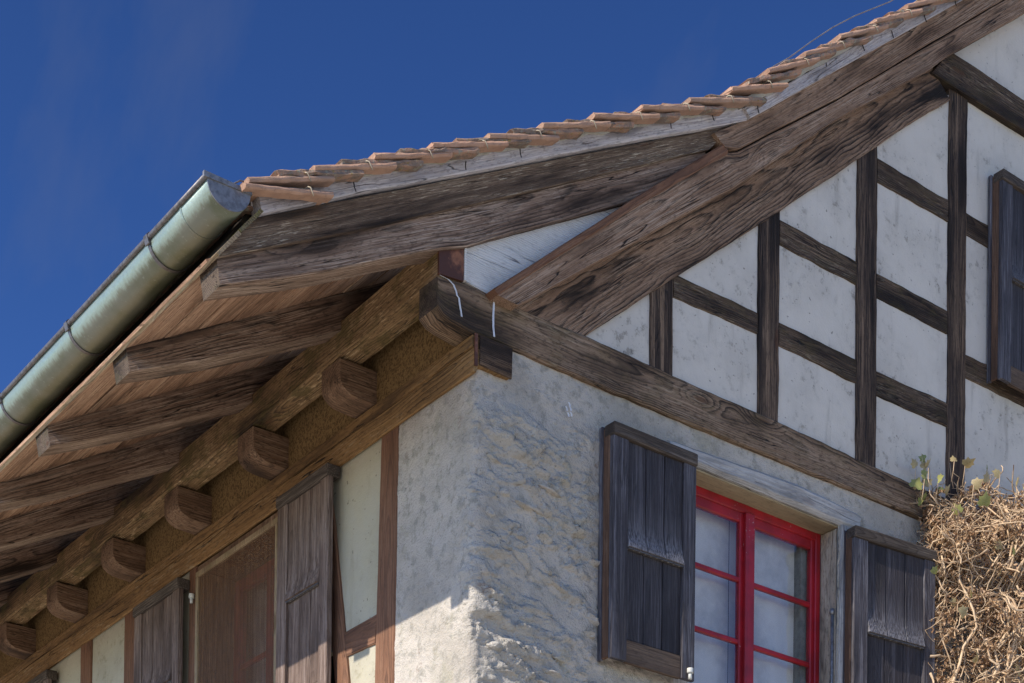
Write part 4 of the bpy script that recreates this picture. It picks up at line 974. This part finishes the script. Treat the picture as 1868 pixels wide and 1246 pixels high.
# ================================================================== IVY
ivy = empty('ivy', (4.2, -0.1, 0)); ivy['label'] = 'mass of dry brown ivy stems with a few green leaves on the gable'; ivy['category'] = 'ivy'
IV = random.Random(21)
def top_z(x): return 7.08 + 0.05 * math.sin(x * 3.1) + 0.24 * pn(x * 3.3, 5.5) + 0.10 * pn(x * 9.3, 2.5) - 0.35 * max(0, 3.90 - x)
def min_x(z): return 3.70 + 0.13 * pn(z * 2.6, 8.8) + 0.06 * pn(z * 8.0, 3.8)
def depth(x, z):
    return (0.16 + 0.42 * min(1.3, max(0.0, (x - 3.66) / 1.1))) * min(1, max(0.35, (x - 3.58) / 0.22)) * min(1, max(0.2, (top_z(x) - z) / 0.35)) * (1.0 + 0.9 * pn(x * 3.1, z * 3.4, 9.1) + 0.5 * pn(x * 8.1, z * 9.4, 4.1)) + 0.04
ox, oy = 4.2, -0.1
def twigs(name, n, r0, r1, ln, lab=None):
    V, F = [], []
    for q in range(n):
        x = IV.uniform(3.70, 5.5) if IV.random() < 0.35 else IV.uniform(3.70, 4.85)
        zt = top_z(x); z = IV.uniform(5.0, zt)
        x = max(x, min_x(z) + IV.random() * 0.06)
        if pn(x * 4.2, z * 5.0, 17.7) < -0.22 and IV.random() < 0.8: continue
        dp = depth(x, z); y = -0.02 - dp * (IV.random() ** 0.55)
        p = Vector((x, y, z)); d = Vector((IV.gauss(0.3, 1), IV.gauss(-0.2, 0.55), IV.gauss(0.12, 0.5))).normalized()
        L_ = IV.uniform(0.5, 1.3) * ln; pts = [p - Vector((ox, oy, 0))]; k = 5
        for i in range(k):
            d = (d + Vector((IV.gauss(0, .35), IV.gauss(0, .25), IV.gauss(0, .35) - 0.06))).normalized()
            p = p + d * (L_ / k)
            if p.y < -0.03 - dp * 1.15: d.y = abs(d.y)
            p.y = min(p.y, -0.01)
            if p.x < min_x(p.z): d.x = abs(d.x)
            pts.append(p - Vector((ox, oy, 0)))
        r = IV.uniform(r0, r1)
        v, f = tube_geo(pts, r, r * 0.55, 4, len(V)); V += v; F += f
    mk(name, V, F, 'twig', ivy, lab, smooth=True, kind='stuff', recalc=False)
twigs('stems', 2600, 0.0028, 0.0075, 0.24)
twigs('fine_stems', 2400, 0.0015, 0.0030, 0.13)
# long wandering stems that can be picked out
for q in range(34):
    x = IV.uniform(3.65, 4.8); z = IV.uniform(5.3, top_z(x) - 0.05); y = -0.08 - depth(x, z); p = Vector((x, y, z)); d = Vector((IV.gauss(0, 1), 0, IV.gauss(-0.2, .6))).normalized(); pts = []
    for i in range(10):
        pts.append(p - Vector((ox, oy, 0))); d = (d + Vector((IV.gauss(0, .25), IV.gauss(0, .12), IV.gauss(0, .25)))).normalized(); p = p + d * 0.05
        p.y = max(min(p.y, -0.04), -0.09 - depth(p.x, p.z)); p.x = max(p.x, 3.70)
    tube('stem', pts, IV.choice((0.0045, 0.006, 0.009)), 'twig', ivy, r_end=0.002, sides=5)
for q in range(12):
    x = IV.uniform(3.75, 5.0); z = 4.9; pts = []
    while z < top_z(x) - 0.15:
        pts.append(Vector((x - ox, -0.10 - 0.75 * depth(x, z) - oy, z))); z += 0.12; x = max(min_x(z) + 0.04, x + IV.gauss(0.015, 0.035))
    if len(pts) > 3: tube('woody_stem', pts, IV.uniform(0.010, 0.017), 'twig', ivy, r_end=0.005, sides=7)
def dry():
    V, F = [], []
    for q in range(15000):
        x = IV.uniform(3.70, 5.4) if IV.random() < 0.3 else IV.uniform(3.70, 4.85); z = IV.uniform(5.0, top_z(x)); y = -0.03 - depth(x, z) * (IV.random() ** 0.6)
        x = max(x, min_x(z) + IV.random() * 0.05)
        if pn(x * 4.2, z * 5.0, 17.7) < -0.25 and IV.random() < 0.75: continue
        c = Vector((x - ox, y - oy, z)); s_ = IV.uniform(0.008, 0.026)
        u = Vector((IV.gauss(0, 1), IV.gauss(0, 1), IV.gauss(0, 1))).normalized(); v = u.cross(Vector((IV.gauss(0, 1), IV.gauss(0, 1), IV.gauss(0, 1)))).normalized(); w_ = u.cross(v)
        b = len(V)
        V += [c - u * s_ + w_ * s_ * .3, c - v * s_ * .55 + w_ * s_ * .45, c + u * s_ + w_ * s_ * .5, c + v * s_ * .55 + w_ * s_ * .35, c - w_ * s_ * .2]
        F += [(b, b + 1, b + 4), (b + 1, b + 2, b + 4), (b + 2, b + 3, b + 4), (b + 3, b, b + 4)]
    mk('dry_leaves', V, F, 'dryleaf', ivy, kind='stuff', recalc=False)
dry()
def ivy_leaf_mesh():
    out = [(0, 0), (-0.30, -0.10), (-0.55, 0.12), (-0.42, 0.38), (-0.50, 0.62), (-0.22, 0.66), (0, 1.05), (0.22, 0.66), (0.50, 0.62), (0.42, 0.38), (0.55, 0.12), (0.30, -0.10)]
    V = [(x, y, -0.35 * abs(x) ** 1.5 - 0.12 * (y - .3) ** 2) for x, y in out] + [(0, 0.35, 0.05), (0, 0.7, 0.0)]
    n = len(out); F = [(i, (i + 1) % n, n) for i in range(n) if i not in (5, 6)] + [(5, 6, n + 1), (6, 7, n + 1), (5, n + 1, n), (7, n, n + 1)]
    o = mk('leaf', V, F, 'leaf', None, recalc=False, smooth=True); me = o.data; bpy.data.objects.remove(o); return me
lm = ivy_leaf_mesh(); lm2 = lm.copy(); lm2.materials.clear(); lm2.materials.append(M['leaftan'])
def leaf(x, y, z, s_, me, yaw=None, tilt=None):
    o = bpy.data.objects.new('leaf', me); COL.objects.link(o); o.parent = ivy
    o.location = (x - ox, y - oy, z); o.scale = (s_, s_, s_)
    if z > 6.95: tube('leaf_stalk', [(x - ox + 0.01, y - oy + 0.03, z - 0.13), (x - ox + 0.004, y - oy + 0.01, z - 0.06), (x - ox, y - oy, z)], 0.003, 'twig', ivy, r_end=0.0018, sides=5)
    o.rotation_euler = (math.radians(90) + (tilt if tilt is not None else IV.gauss(0.2, 0.5)), IV.gauss(0, 0.9), (yaw if yaw is not None else IV.gauss(-0.2, 0.6)))
for (x, y, z, s_, k) in [(3.585, -0.12, 6.93, 0.11, 0), (3.63, -0.16, 6.98, 0.085, 0), (4.05, -0.33, 6.86, 0.11, 0), (3.80, -0.22, 6.62, 0.075, 1), (4.62, -0.34, 7.05, 0.11, 0), (4.66, -0.36, 6.88, 0.12, 0), (4.60, -0.36, 6.70, 0.09, 0),
                         (4.05, -0.24, 7.03, 0.09, 1), (4.15, -0.28, 7.07, 0.09, 1), (3.98, -0.22, 7.15, 0.10, 1), (4.55, -0.30, 7.16, 0.10, 1), (4.45, -0.30, 7.12, 0.09, 1), (4.70, -0.36, 6.42, 0.10, 0), (4.58, -0.36, 6.55, 0.08, 1),
                         (4.60, -0.37, 6.02, 0.10, 0), (4.45, -0.35, 5.98, 0.08, 1), (4.55, -0.38, 5.85, 0.09, 0), (3.86, -0.25, 6.18, 0.06, 1), (3.77, -0.05, 7.20, 0.06, 0), (4.45, -0.05, 7.34, 0.045, 0), (4.72, -0.37, 6.22, 0.09, 1), (4.4, -0.33, 6.28, 0.06, 1), (3.80, -0.14, 7.03, 0.07, 0), (4.30, -0.27, 7.17, 0.08, 1), (3.93, -0.17, 7.19, 0.06, 1)]:
    leaf(x, y, z, s_ * 0.82, lm if k == 0 else lm2)
for q in range(12):
    x = IV.uniform(3.62, 3.95); leaf(x, -0.05 - 0.6 * depth(x, 6.9), IV.uniform(6.75, 7.12), IV.uniform(0.04, 0.075), lm if IV.random() < 0.6 else lm2)
for q in range(40):
    x = IV.uniform(3.7, 5.3); z = IV.uniform(5.3, top_z(x)); leaf(x, -0.06 - depth(x, z), z, IV.uniform(0.04, 0.08), lm if IV.random() < 0.4 else lm2)
for (x, z) in ((3.72, 7.22), (3.80, 7.16), (4.45, 7.31), (4.02, 7.24)):
    tube('sprig', [(x - ox + 0.04, -0.06 - oy, z - 0.16), (x - ox + 0.015, -0.06 - oy, z - 0.08), (x - ox, -0.06 - oy, z)], 0.003, 'twig', ivy, r_end=0.0015, sides=5)
